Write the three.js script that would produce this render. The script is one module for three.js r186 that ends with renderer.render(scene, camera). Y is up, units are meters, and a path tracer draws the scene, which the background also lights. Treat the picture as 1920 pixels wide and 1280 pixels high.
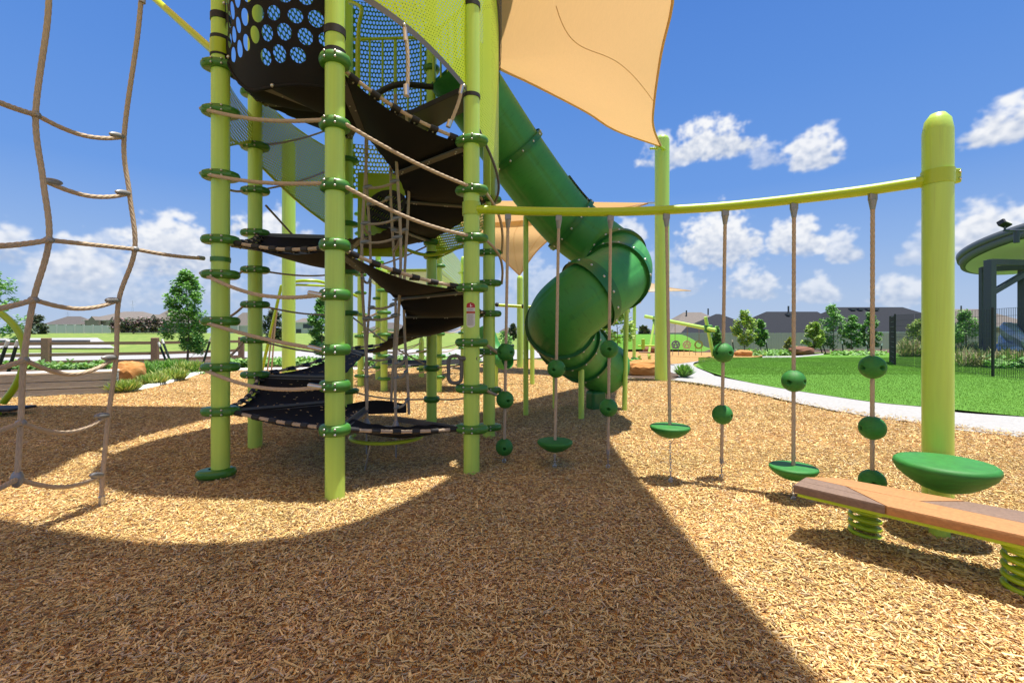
import * as THREE from 'three';
import { mergeGeometries, toCreasedNormals } from 'three/addons/utils/BufferGeometryUtils.js';
import { ImprovedNoise } from 'three/addons/math/ImprovedNoise.js';
import { RoundedBoxGeometry } from 'three/addons/geometries/RoundedBoxGeometry.js';

// ---------------------------------------------------------------- camera, sky, sun, exposure
const EYE = 1.12, FOC = 860, CX = 960, HY = 624, EXPO = 1.62;
const scene = new THREE.Scene();
const camera = new THREE.PerspectiveCamera(2 * Math.atan(640 / FOC) * 180 / Math.PI, 1.5, 0.05, 900);
camera.position.set(0, EYE, 0);
camera.setViewOffset(1920, 1280, 0, 16, 1920, 1280);
scene.add(camera);
const renderer = new THREE.WebGLRenderer({ antialias: true });
renderer.toneMapping = THREE.LinearToneMapping;
renderer.toneMappingExposure = EXPO;
renderer.shadowMap.enabled = true;
const sun = new THREE.DirectionalLight(new THREE.Color(1, 0.95, 0.86), 4.9);
sun.position.set(13, 100, 1); sun.castShadow = true; sun.shadow.radius = 1.2;
sun.shadow.mapSize.set(4096, 4096);
Object.assign(sun.shadow.camera, { left: -25, right: 25, top: 25, bottom: -25, near: 10, far: 200 });
scene.add(sun); scene.add(sun.target);

let seed = 7;
const rnd = () => { seed |= 0; seed = seed + 0x6D2B79F5 | 0; let t = Math.imul(seed ^ seed >>> 15, 1 | seed); t = t + Math.imul(t ^ t >>> 7, 61 | t) ^ t; return ((t ^ t >>> 14) >>> 0) / 4294967296; };
const rr = (a, b) => a + (b - a) * rnd();
const noise = new ImprovedNoise();
const fbm = (x, y, z, o = 4) => { let s = 0, a = 0.5, f = 1; for (let i = 0; i < o; i++) { s += a * noise.noise(x * f, y * f, z * f); a *= 0.5; f *= 2.03; } return s; };
const sm = (a, b, x) => { const t = Math.min(1, Math.max(0, (x - a) / (b - a))); return t * t * (3 - 2 * t); };
const lerp = (a, b, t) => a + (b - a) * t;
const s2l = c => { c /= 255; return c <= 0.04045 ? c / 12.92 : ((c + 0.055) / 1.055) ** 2.4; };

{ // the sky: clear air that pales to the horizon, and fair weather cumulus all round
  const W = 3600, Hh = 1800, d = new Float32Array(W * Hh * 4);
  const stops = [[0, 184, 202, 228], [4, 172, 196, 230], [9, 146, 181, 232], [16, 110, 158, 229], [26, 94, 145, 222], [38, 80, 131, 213], [90, 66, 114, 198]].map(s => [s[0], s2l(s[1]) / EXPO, s2l(s[2]) / EXPO, s2l(s[3]) / EXPO]);
  const skyAt = e => { for (let i = 1; i < stops.length; i++) if (e <= stops[i][0]) { const a = stops[i - 1], b = stops[i], t = (e - a[0]) / (b[0] - a[0]); return [1, 2, 3].map(k => lerp(a[k], b[k], t)); } return stops.at(-1).slice(1); };
  for (let y = 0; y < Hh; y++) { const c = skyAt(Math.max(0, (y + 0.5) / Hh * 180 - 90)); for (let x = 0; x < W; x++) { const o = (y * W + x) * 4; d[o] = c[0]; d[o + 1] = c[1]; d[o + 2] = c[2]; d[o + 3] = 1; } }
  const blobs = []; // azimuth (0 = ahead), base elevation, half width, height, density
  const fromPx = (x0, x1, top, base, k) => {
    const az = x => Math.atan((x - CX) / FOC), xm = (x0 + x1) / 2, el = (x, y) => Math.atan((HY - y) / FOC * Math.cos(az(x)));
    blobs.push([az(xm) * 57.3, el(xm, base) * 57.3, (az(x1) - az(x0)) * 28.65, (el(xm, top) - el(xm, base)) * 57.3, k]);
  };
  for (const b of [[1195, 1300, 245, 305, .8], [1255, 1420, 212, 285, 1], [1395, 1480, 255, 305, .75], [1465, 1590, 235, 305, .95], [1785, 2000, 182, 255, 1], [1255, 1440, 392, 482, 1.15], [1435, 1550, 400, 468, 1], [1540, 1625, 425, 482, .85], [1690, 1780, 420, 475, .7], [1740, 1960, 372, 470, 1.1], [1668, 1735, 462, 492, .7], [1140, 1215, 402, 450, .8], [1220, 1320, 490, 545, .75], [1350, 1470, 495, 552, .85], [1470, 1580, 510, 560, .8], [1620, 1740, 510, 562, .85], [1180, 1290, 450, 500, .6], [250, 420, 400, 485, 1.1], [160, 240, 425, 470, .7], [-60, 80, 415, 480, .9], [190, 440, 402, 500, 1.2], [60, 230, 440, 530, .95], [1290, 1420, 400, 470, 1.2], [1760, 1940, 380, 450, 1.2], [425, 590, 386, 450, 1], [20, 330, 470, 555, .75], [280, 480, 480, 560, .7], [480, 640, 450, 530, .6], [930, 1080, 480, 560, .6]]) fromPx(...b);
  for (let i = 0; i < 62; i++) { const az = 58 + rnd() * 244, near = rnd(); blobs.push([az > 180 ? az - 360 : az, 2.5 + near * near * 22, 3 + rnd() * 5 + near * 3, 2.2 + rnd() * 3 + near, 0.65 + rnd() * 0.45]); }
  blobs.sort((a, b) => a[1] - b[1]);
  for (const [a0, e0, rx, h, k] of blobs) {
    const sd = a0 * 3.1 + e0;
    for (let y = Math.max(Hh / 2, Math.floor((e0 - h * 0.4 + 90) / 180 * Hh)); y < (e0 + h * 1.5 + 90) / 180 * Hh; y++) for (let xx = -Math.ceil(rx * 1.35 * W / 360); xx <= rx * 1.35 * W / 360; xx++) {
      const u = xx / W * 360 / rx, el = (y + 0.5) / Hh * 180 - 90, v = (el - e0) / h;
      const n = fbm(u * rx * 0.42 + sd, el * 0.55, sd, 5), n2 = fbm(u * rx * 1.3 + sd, el * 1.5, 3.3 + sd, 4);
      const dens = v < 0 ? 1 - u * u - v * v * 14 : 1 - u * u * 1.05 - v * v * 0.95;
      const f = dens * 0.75 + n * 1.1 + n2 * 0.42 - 0.04;
      const a = sm(-0.06, 0.5, f) * Math.min(1, k) * (k < 0.8 ? 0.7 : 0.97) * sm(-0.38, -0.05, v + n2 * 0.25);
      if (a <= 0) continue;
      const lit = Math.min(1, Math.max(0, 0.34 + v * 0.85 + n2 * 1.1 + n * 0.5)), bb = skyAt(el);
      const top = [0.97, 0.975, 0.985], low = [0.47, 0.55, 0.71];
      const col = Math.floor(((a0 - 90) / 360 + 0.5) * W + xx), o = (y * W + ((col % W) + W) % W) * 4;
      const air = Math.exp(-el / 5) * 0.55;
      for (let c = 0; c < 3; c++) d[o + c] = lerp(d[o + c], lerp(lerp(low[c], top[c], lit) / EXPO, bb[c], air), a);
    }
  }
  const t = new THREE.DataTexture(d, W, Hh, THREE.RGBAFormat, THREE.FloatType);
  t.mapping = THREE.EquirectangularReflectionMapping; t.magFilter = t.minFilter = THREE.LinearFilter; t.needsUpdate = true;
  scene.background = t; scene.environment = t;
}

// ---------------------------------------------------------------- helpers
const V = (x, y, z) => new THREE.Vector3(x, y, z);
const at = (px, py, depth) => V((px - CX) / FOC * depth, EYE + (HY - py) / FOC * depth, -depth); // a sight line and a distance make a point
const floorAt = (px, py, y = 0) => { const d = (EYE - y) * FOC / (py - HY); return V((px - CX) / FOC * d, y, -d); };
const terrain = (x, z) => { const d = -z; return x < 8 - d * 0.05 ? 1.15 * sm(24, 100, d) * sm(10, -6, x) : -0.55 * sm(22, 45, d) * sm(2, 12, x); };
const used = {};
const numbered = n => { used[n] = (used[n] ?? -1) + 1; return used[n] ? `${n}_${String(used[n]).padStart(3, '0')}` : n; };
function clean(g) { g = g.index ? g.toNonIndexed() : g; for (const k of Object.keys(g.attributes)) if (!['position', 'normal', 'uv', 'color'].includes(k)) g.deleteAttribute(k); if (!g.attributes.uv) g.setAttribute('uv', new THREE.BufferAttribute(new Float32Array(g.attributes.position.count * 2), 2)); if (!g.attributes.normal) g.computeVertexNormals(); return g; }
const merge = gs => gs.length === 1 ? gs[0] : mergeGeometries(gs.map(clean), false);
function mesh(name, geos, mat, parent) {
  const m = new THREE.Mesh(Array.isArray(geos) ? merge(geos) : geos, mat);
  m.castShadow = m.receiveShadow = true; if (name === 'bolts') m.userData.kind = 'stuff'; m.name = parent ? name : numbered(name); (parent || scene).add(m); return m;
}
function tag(o, label, category, group, kind) { o.userData.label = label; o.userData.category = category; if (group) o.userData.group = group; if (kind) o.userData.kind = kind; return o; }
function thing(name, label, category, pos = [0, 0, 0], turn = 0, group) { const g = new THREE.Group(); g.name = numbered(name); g.position.set(...pos); g.rotation.y = turn; scene.add(g); return tag(g, label, category, group); }
function structure(name, geos, mat) { const m = mesh(name, geos, mat); m.userData.kind = 'structure'; return m; }
const box = (w, h, d, x = 0, y = 0, z = 0, ry = 0, rx = 0, rz = 0) => { const g = new THREE.BoxGeometry(w, h, d); g.rotateX(rx); g.rotateZ(rz); g.rotateY(ry); g.translate(x, y, z); return g; };
const rbox = (w, h, d, x = 0, y = 0, z = 0, ry = 0, r = 0.01) => { const g = new RoundedBoxGeometry(w, h, d, 2, Math.min(r, w / 2.1, h / 2.1, d / 2.1)); g.rotateY(ry); g.translate(x, y, z); return g; };
const ball = (p, r, s = 8) => { const g = new THREE.SphereGeometry(r, s * 2, s); g.translate(p.x, p.y, p.z); return g; };
function rod(a, b, r, seg = 12, r2 = r) { const d = b.clone().sub(a), g = new THREE.CylinderGeometry(r2, r, d.length(), seg); g.applyQuaternion(new THREE.Quaternion().setFromUnitVectors(V(0, 1, 0), d.clone().normalize())); g.translate((a.x + b.x) / 2, (a.y + b.y) / 2, (a.z + b.z) / 2); return g; }
function bar(a, b, w, h) { // flat bar from a to b, w across, h thick
  const d = b.clone().sub(a), g = new THREE.BoxGeometry(w, h, d.length()), m = new THREE.Matrix4(), zz = d.clone().normalize(), xx = V(0, 1, 0).cross(zz).normalize(), yy = zz.clone().cross(xx);
  m.makeBasis(xx, yy, zz); m.setPosition((a.x + b.x) / 2, (a.y + b.y) / 2, (a.z + b.z) / 2); return g.applyMatrix4(m);
}
const curve = (pts, t = 0.5) => new THREE.CatmullRomCurve3(pts, false, 'catmullrom', t);
const tube = (pts, r, seg = 24, rad = 10) => new THREE.TubeGeometry(pts instanceof THREE.Curve ? pts : curve(pts), seg, r, rad);
function sweep(c, n, rad, prof) { // prof(angle, t) gives the radius; frames carried along the curve
  const f = c.computeFrenetFrames(n, false), pos = [], uv = [], idx = [], L = c.getLength();
  for (let i = 0; i <= n; i++) {
    const p = c.getPointAt(i / n);
    for (let j = 0; j <= rad; j++) { const a = j / rad * Math.PI * 2, r = prof(a, i / n, i / n * L), nx = f.normals[i], b = f.binormals[i]; pos.push(p.x + r * (Math.cos(a) * nx.x + Math.sin(a) * b.x), p.y + r * (Math.cos(a) * nx.y + Math.sin(a) * b.y), p.z + r * (Math.cos(a) * nx.z + Math.sin(a) * b.z)); uv.push(j / rad, i / n * L); }
  }
  for (let i = 0; i < n; i++) for (let j = 0; j < rad; j++) { const a = i * (rad + 1) + j, b = a + rad + 1; idx.push(a, b, a + 1, b, b + 1, a + 1); }
  const g = new THREE.BufferGeometry(); g.setAttribute('position', new THREE.Float32BufferAttribute(pos, 3)); g.setAttribute('uv', new THREE.Float32BufferAttribute(uv, 2)); g.setIndex(idx); g.computeVertexNormals(); return g;
}
function ropeGeo(pts, r = 0.0125, fine = 1) { // laid rope: six strands turning round the core
  const c = pts instanceof THREE.Curve ? pts : curve(pts), L = c.getLength();
  return sweep(c, Math.max(8, Math.round(L * 110 * fine)), 18, (a, t, s) => r * (0.86 + 0.26 * Math.abs(Math.sin(3 * (a + s * 26)))));
}
const sag = (a, b, drop, out = V(0, 0, 0)) => { const m = a.clone().lerp(b, 0.5).add(V(0, -drop, 0)).add(out); return [a, a.clone().lerp(m, 0.5).add(b.clone().sub(a).multiplyScalar(0.01)).add(V(0, -drop * 0.22, 0)).addScaledVector(out, 0.22), m, b.clone().lerp(m, 0.5).add(V(0, -drop * 0.22, 0)).addScaledVector(out, 0.22), b]; };
function grid(nu, nv, f) {
  const pos = [], uv = [], idx = [];
  for (let i = 0; i <= nu; i++) for (let j = 0; j <= nv; j++) { const p = f(i / nu, j / nv); pos.push(p.x, p.y, p.z); uv.push(i / nu, j / nv); }
  for (let i = 0; i < nu; i++) for (let j = 0; j < nv; j++) { const a = i * (nv + 1) + j, b = a + nv + 1; idx.push(a, b, a + 1, b, b + 1, a + 1); }
  const g = new THREE.BufferGeometry(); g.setAttribute('position', new THREE.Float32BufferAttribute(pos, 3)); g.setAttribute('uv', new THREE.Float32BufferAttribute(uv, 2)); g.setIndex(idx); g.computeVertexNormals(); return g;
}
function perforated(S, nu, nv, hole, low = () => 0, high = () => 1, sides = 8) { // sheet metal with a hole punched in every cell; rows offset by half a cell
  const pos = [], tri = (a, b, c) => pos.push(a.x, a.y, a.z, b.x, b.y, b.z, c.x, c.y, c.z);
  for (let j = 0; j < nv; j++) for (let i = (j % 2 ? -0.5 : 0); i < nu; i++) {
    const u0 = Math.max(0, i / nu), u1 = Math.min(1, (i + 1) / nu), v0 = j / nv, v1 = (j + 1) / nv, um = (u0 + u1) / 2;
    const cl = (u, v) => Math.min(high(u), Math.max(low(u), v));
    const cs = [[u0, v0], [um, v0], [u1, v0], [u1, (v0 + v1) / 2], [u1, v1], [um, v1], [u0, v1], [u0, (v0 + v1) / 2]].map(([u, v]) => [u, cl(u, v)]);
    if (cs[6][1] - cs[0][1] < 1e-6 && cs[4][1] - cs[2][1] < 1e-6) continue;
    const whole = u1 - u0 > 0.9 / nu && cs.every(([u, v], k) => Math.abs(v - [v0, v0, v0, (v0 + v1) / 2, v1, v1, v1, (v0 + v1) / 2][k]) < 1e-9);
    const P = cs.map(([u, v]) => S(u, v));
    if (!whole) { for (let k = 1; k < 7; k++) tri(P[0], P[k], P[k + 1]); continue; }
    const Q = []; for (let k = 0; k < 8; k++) { const a = -Math.PI * 0.75 + k * Math.PI / 4; Q.push(S(um + Math.cos(a) * hole / 2 / nu, (v0 + v1) / 2 + Math.sin(a) * hole / 2 / nv)); }
    for (let k = 0; k < 8; k++) { const n = (k + 1) % 8; tri(P[k], P[n], Q[k]); tri(P[n], Q[n], Q[k]); }
  }
  const g = new THREE.BufferGeometry(); g.setAttribute('position', new THREE.Float32BufferAttribute(pos, 3)); g.computeVertexNormals(); return g;
}
const flat = (pts, y, scale = 1) => { // a level sheet in plan, uv in metres
  const s = new THREE.Shape(pts.map(p => new THREE.Vector2(p.x, -p.z))), g = new THREE.ShapeGeometry(s); g.rotateX(-Math.PI / 2); g.translate(0, y, 0);
  const p = g.attributes.position, uv = g.attributes.uv; for (let i = 0; i < p.count; i++) uv.setXY(i, p.getX(i) * scale, -p.getZ(i) * scale); return g;
};
const smoothLoop = (pts, n = 6) => curve(pts).getPoints(pts.length * n);
const slab = (pts, y0, y1, bevel = 0.004) => { const s = new THREE.Shape(pts.map(p => new THREE.Vector2(p.x, -p.z))), g = new THREE.ExtrudeGeometry(s, { depth: y1 - y0 - 2 * bevel, bevelSize: bevel, bevelThickness: bevel, bevelOffset: -bevel, bevelSegments: 2 }); g.rotateX(-Math.PI / 2); g.translate(0, y0 + bevel, 0); return g; };

// ---------------------------------------------------------------- textures and materials
function tex(n, f, rep = [1, 1], srgb = true) {
  const d = new Uint8Array(n * n * 4); for (let y = 0; y < n; y++) for (let x = 0; x < n; x++) { const c = f(x / n, y / n), o = (y * n + x) * 4; d[o] = c[0]; d[o + 1] = c[1]; d[o + 2] = c[2]; d[o + 3] = 255; }
  const t = new THREE.DataTexture(d, n, n); t.wrapS = t.wrapT = THREE.RepeatWrapping; t.repeat.set(...rep); t.magFilter = THREE.LinearFilter; t.minFilter = THREE.LinearMipmapLinearFilter; t.generateMipmaps = true; if (srgb) t.colorSpace = THREE.SRGBColorSpace; t.needsUpdate = true; return t;
}
const wrapN = (u, v, f, s, o = 4) => { const a = u * Math.PI * 2, b = v * Math.PI * 2, k = f / 6.283; return fbm(Math.cos(a) * k + s, Math.sin(a) * k + Math.cos(b) * k * 1.3, Math.sin(b) * k * 1.3 + s, o); };
const C = (r, g, b) => new THREE.Color().setRGB(r, g, b);
const std = (c, rough = 0.6, o = {}) => new THREE.MeshStandardMaterial({ color: c, roughness: rough, side: THREE.DoubleSide, ...o });
const tone = (n, base, amp, f, s) => tex(n, (u, v) => { const k = 1 + amp * (wrapN(u, v, f, s, 4) * 1.4 + (rnd() - 0.5) * 0.5); return base.map(c => Math.max(0, Math.min(255, c * k))); });
const bumpNoise = tex(256, (u, v) => { const k = 128 + 120 * wrapN(u, v, 40, 5, 4) + rr(-20, 20); return [k, k, k]; }, [3, 3], false);
const M = {
  post: new THREE.MeshPhysicalMaterial({ map: tex(256, (u, v) => { const a = wrapN(u, v, 7, 71, 4), b = wrapN(u, v, 34, 72, 3), sc = sm(0.22, 0.34, wrapN(u, v * 0.35, 60, 73, 2)); const k = 245 + 16 * a + 8 * b - 5 * sc; return [k, k - 2 * sc, k - 8 * a - 6].map(c => Math.max(0, Math.min(255, c))); }), color: C(0.55, 0.82, 0.135), roughness: 0.38, clearcoat: 0.25, clearcoatRoughness: 0.3, bumpMap: bumpNoise, bumpScale: 0.0004 }),
  lime: new THREE.MeshPhysicalMaterial({ color: C(0.40, 0.56, 0.012), roughness: 0.35, clearcoat: 0.3, clearcoatRoughness: 0.3, side: THREE.DoubleSide }),
  limeSheet: std(C(0.52, 0.70, 0.015), 0.4),
  clamp: new THREE.MeshPhysicalMaterial({ color: C(0.05, 0.205, 0.022), roughness: 0.42, clearcoat: 0.2, clearcoatRoughness: 0.25 }),
  steel: std(C(0.6, 0.6, 0.58), 0.32, { metalness: 0.9 }),
  ferrule: std(C(0.29, 0.295, 0.30), 0.45, { metalness: 0.35 }),
  rope: std(C(0.60, 0.475, 0.335), 0.85, { map: tone(128, [232, 232, 232], 0.18, 30, 3) }),
  rubber: new THREE.MeshPhysicalMaterial({ color: C(0.011, 0.011, 0.0125), roughness: 0.75, specularIntensity: 0.4, side: THREE.DoubleSide, bumpMap: bumpNoise, bumpScale: 0.002 }),
  strap: std(C(0.014, 0.014, 0.015), 0.6),
  darkMetal: std(C(0.12, 0.12, 0.118), 0.5, { metalness: 0.3 }),
  brown: new THREE.MeshPhysicalMaterial({ color: C(0.0115, 0.0098, 0.0095), roughness: 0.7, specularIntensity: 0.4, side: THREE.DoubleSide, bumpMap: bumpNoise, bumpScale: 0.002 }),
  slide: new THREE.MeshPhysicalMaterial({ map: tex(256, (u, v) => { const k = 236 + 26 * wrapN(u, v, 5, 81, 4) - 22 * sm(0.2, 0.3, wrapN(u * 0.6, v, 46, 82, 2)); return [k, k, k].map(c => Math.min(255, c)); }), color: C(0.045, 0.30, 0.052), roughness: 0.55, clearcoat: 0.08, clearcoatRoughness: 0.5, side: THREE.DoubleSide, bumpMap: bumpNoise, bumpScale: 0.0012 }),
  flange: new THREE.MeshPhysicalMaterial({ color: C(0.018, 0.15, 0.028), roughness: 0.42, side: THREE.DoubleSide }),
  pod: std(C(0.03, 0.225, 0.032), 0.6, { map: tone(256, [236, 236, 232], 0.14, 22, 83), bumpMap: bumpNoise, bumpScale: 0.0008 }),
  sail: new THREE.MeshPhysicalMaterial({ color: C(0.76, 0.47, 0.205), roughness: 1, transmission: 0.55, thickness: 0, side: THREE.DoubleSide, map: tex(256, (u, v) => { const k = 236 + 14 * Math.sin(v * 400) * Math.sin(u * 400) + 7 * wrapN(u, v, 14, 9, 3); return [k, k, k]; }, [10, 10]) }),
  seam: std(C(0.66, 0.40, 0.175), 0.9), hem: std(C(0.60, 0.36, 0.16), 0.9),
  concrete: std(C(0.42, 0.41, 0.395), 0.9, { map: tone(512, [240, 240, 238], 0.12, 26, 11), bumpMap: bumpNoise, bumpScale: 0.002 }),
  grayWall: std(C(0.61, 0.635, 0.65), 0.9, { map: tex(256, (u, v) => { const k = 215 + 90 * wrapN(u * 0.5, v, 30, 2, 4) + 24 * Math.sin(v * 130 + 6 * wrapN(u, v, 9, 4, 3)); return [k, k * 0.99, k * 0.97].map(c => Math.max(60, Math.min(255, c))); }), bumpMap: bumpNoise, bumpScale: 0.01 }),
  cap: std(C(0.72, 0.71, 0.68), 0.85),
  timber: std(C(0.50, 0.31, 0.19), 0.85, { map: tex(128, (u, v) => { const k = 205 + 70 * wrapN(u * 0.3, v, 26, 8, 4); return [k, k, k]; }, [1, 1]) }),
  plankOrange: std(C(0.48, 0.232, 0.085), 0.72, { map: tone(256, [238, 238, 238], 0.10, 60, 21), bumpMap: bumpNoise, bumpScale: 0.0015 }),
  plankBrown: std(C(0.25, 0.165, 0.12), 0.75, { map: tone(256, [230, 230, 230], 0.14, 60, 22), bumpMap: bumpNoise, bumpScale: 0.0015 }),
  boulder: std(C(0.66, 0.37, 0.14), 0.95, { map: tex(256, (u, v) => { const n = wrapN(u, v, 16, 31, 5); return [225 + 60 * n, 205 + 90 * n, 180 + 130 * n].map(c => Math.max(70, Math.min(255, c))); }) }),
  redBoulder: std(C(0.22, 0.10, 0.06), 0.95),
  bark: std(C(0.16, 0.12, 0.09), 0.95),
  leaf: new THREE.MeshPhysicalMaterial({ color: C(1, 1, 1), vertexColors: true, roughness: 0.75, transmission: 0.35, thickness: 0, side: THREE.DoubleSide }),
  stake: std(C(0.012, 0.03, 0.02), 0.7), white: std(C(0.75, 0.74, 0.7), 0.8),
  roofDark: std(C(0.017, 0.02, 0.027), 0.95, { map: tone(128, [225, 225, 225], 0.3, 50, 41) }), roofTan: std(C(0.24, 0.205, 0.175), 0.95, { map: tone(128, [225, 225, 225], 0.25, 50, 42) }), roofGray: std(C(0.15, 0.13, 0.12), 0.95, { map: tone(128, [225, 225, 225], 0.25, 50, 43) }),
  brickPale: std(C(0.36, 0.31, 0.26), 0.95, { map: tone(128, [225, 222, 220], 0.25, 60, 44) }), siding: std(C(0.5, 0.49, 0.47), 0.9), trim: std(C(0.62, 0.6, 0.57), 0.8),
  fence: std(C(0.40, 0.37, 0.34), 0.9), fencePost: std(C(0.62, 0.61, 0.59), 0.9),
  glass: std(C(0.03, 0.04, 0.05), 0.12), slate: std(C(0.06, 0.068, 0.085), 0.5, { metalness: 0.2 }), slateRim: std(C(0.10, 0.115, 0.135), 0.55, { metalness: 0.2 }), ceil: std(C(0.66, 0.62, 0.62), 0.8),
  wire: std(C(0.012, 0.012, 0.014), 0.5), silver: std(C(0.42, 0.45, 0.52), 0.35, { metalness: 0.5 }),
  earth: std(C(0.13, 0.085, 0.055), 1, { map: tone(256, [225, 225, 225], 0.4, 50, 55) }),
  path: null, turf: null,
};
const plate = (r, g, b) => std(C(r, g, b), 0.6);

// ---------------------------------------------------------------- ground
const chipTexture = (() => { // beds of wood chips too far off to tell apart: strokes of the chips' own colours
  const n = 1024, c = document.createElement('canvas'); c.width = c.height = n; const x = c.getContext('2d'); x.fillStyle = 'rgb(172,130,78)'; x.fillRect(0, 0, n, n);
  const tints = [[222, 184, 116], [206, 164, 94], [186, 142, 80], [156, 114, 66], [232, 200, 138], [132, 96, 58], [214, 172, 106], [172, 146, 108]];
  for (let i = 0; i < 26000; i++) { const t = tints[Math.floor(rnd() * tints.length)], k = rr(0.85, 1.1), px = rnd() * n, py = rnd() * n, a = rnd() * 6.283, l = rr(3, 12); x.strokeStyle = `rgb(${t.map(v => Math.min(255, Math.round(v * k))).join()})`; x.lineWidth = rr(1.5, 4); for (const ox of [0, -n, n]) for (const oy of [0, -n, n]) { if (Math.abs(px + ox - n / 2) > n / 2 + 20 || Math.abs(py + oy - n / 2) > n / 2 + 20) continue; x.beginPath(); x.moveTo(px + ox, py + oy); x.lineTo(px + ox + Math.cos(a) * l, py + oy + Math.sin(a) * l); x.stroke(); } }
  const t = new THREE.CanvasTexture(c); t.wrapS = t.wrapT = THREE.RepeatWrapping; t.repeat.set(0.55, 0.55); t.colorSpace = THREE.SRGBColorSpace; t.magFilter = THREE.LinearFilter; return t;
})();
M.chipBed = std(C(1.0, 0.98, 0.90), 1, { map: chipTexture, bumpMap: chipTexture, bumpScale: 0.012 });
M.turf = std(C(1.0, 1.0, 0.9), 1, { map: tex(512, (u, v) => { const n = wrapN(u, v, 20, 61, 4), m = rr(-1, 1) * 20; return [92 + 24 * n + m * 0.7, 142 + 24 * n + m * 0.7, 40 + 16 * n + m * 0.4].map(c => Math.max(0, c)); }, [0.45, 0.45]), bumpMap: bumpNoise, bumpScale: 0.02 });
M.field = std(C(1, 1, 1), 1, { map: tex(512, (u, v) => { const n = wrapN(u, v, 16, 66, 5), m = rr(-1, 1) * 12; return [118 + 60 * n + m, 138 + 34 * n + m, 56 + 40 * n + m * 0.5].map(c => Math.max(0, c)); }, [0.08, 0.08]) });
{
  const g = new THREE.PlaneGeometry(760, 760, 190, 190); g.rotateX(-Math.PI / 2); g.translate(0, 0, -250);
  const p = g.attributes.position, uv = g.attributes.uv;
  for (let i = 0; i < p.count; i++) { p.setY(i, terrain(p.getX(i), p.getZ(i)) - 0.05); uv.setXY(i, p.getX(i), -p.getZ(i)); }
  g.computeVertexNormals(); structure('ground', g, M.field);
}
const F = floorAt;
const mulchEdge = [V(-14, 0, -8.2), F(-120, 752), F(214, 737), F(300, 722), F(380, 700), F(480, 692), F(620, 692), F(760, 690), F(900, 681), F(1000, 673), F(1100, 690), F(1172, 712), F(1262, 716), F(1380, 733), F(1560, 772), F(1740, 798), F(1920, 822), V(8.5, 0, -2.5)];
structure('mulch_ground', flat([V(-14, 0, 6), V(14, 0, 6), V(14, 0, -1), ...mulchEdge.slice().reverse()], 0), M.chipBed);
const loop = (a, b) => [...smoothLoop(a), ...smoothLoop(b).reverse()];
structure('path', [flat(loop([F(1172, 709), F(1262, 713), F(1380, 731), F(1560, 770), F(1740, 797), F(1920, 821), V(8.5, 0, -2.5), V(12, 0, 0)], [F(1255, 684), F(1290, 690), F(1300, 696), F(1400, 717), F(1600, 750), F(1740, 765), F(1920, 783), V(12, 0, -4)]), 0.012),
  flat(loop([F(1262, 713), F(1272, 695), F(1262, 684), F(1215, 680)], [F(1340, 704), F(1300, 684), F(1330, 676), F(1460, 671)]), 0.009), flat(loop([F(1430, 668), F(1500, 667), F(1545, 663)], [F(1430, 673), F(1500, 672), F(1545, 666)]), 0.012)], M.concrete);
structure('park_walk', flat([F(-150, 684), F(200, 677), F(390, 669), F(600, 673), F(760, 686), F(860, 680), F(1010, 671), F(1180, 668), F(1180, 661), F(1000, 656), F(800, 654), F(600, 658), F(390, 659), F(200, 661), F(-150, 663)], 0.006), M.concrete);
structure('lawn', flat([...smoothLoop([F(1920, 783), F(1740, 765), F(1600, 750), F(1400, 717), F(1320, 694), F(1310, 684), F(1370, 675), F(1480, 672)]), F(1560, 664), F(1690, 662), F(2300, 668), V(30, 0, -10), V(16, 0, -2), V(12, 0, -4)], 0.02), M.turf);
structure('mulch_play_area', flat(smoothLoop([F(1120, 672), F(1180, 682), F(1260, 683), F(1330, 675), F(1430, 668), F(1400, 659), F(1250, 655), F(1120, 656)]), 0.016), M.chipBed);
{ // planting bed soil, left and beside the big shade post
  structure('planting_bed', [flat([F(-100, 742), F(214, 735), F(300, 720), F(378, 700), F(480, 691), F(620, 690), F(760, 688), F(690, 680), F(600, 676), F(400, 671), F(0, 692), V(-20, 0, -13)], 0.016), flat(smoothLoop([F(1168, 708), F(1215, 711), F(1262, 712), F(1270, 703), F(1230, 694), F(1170, 694)]), 0.02), flat([F(1300, 661), F(1690, 662), F(2300, 670), F(2300, 662), F(1690, 655), F(1300, 656)], 0.024)], M.earth);
}
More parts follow.
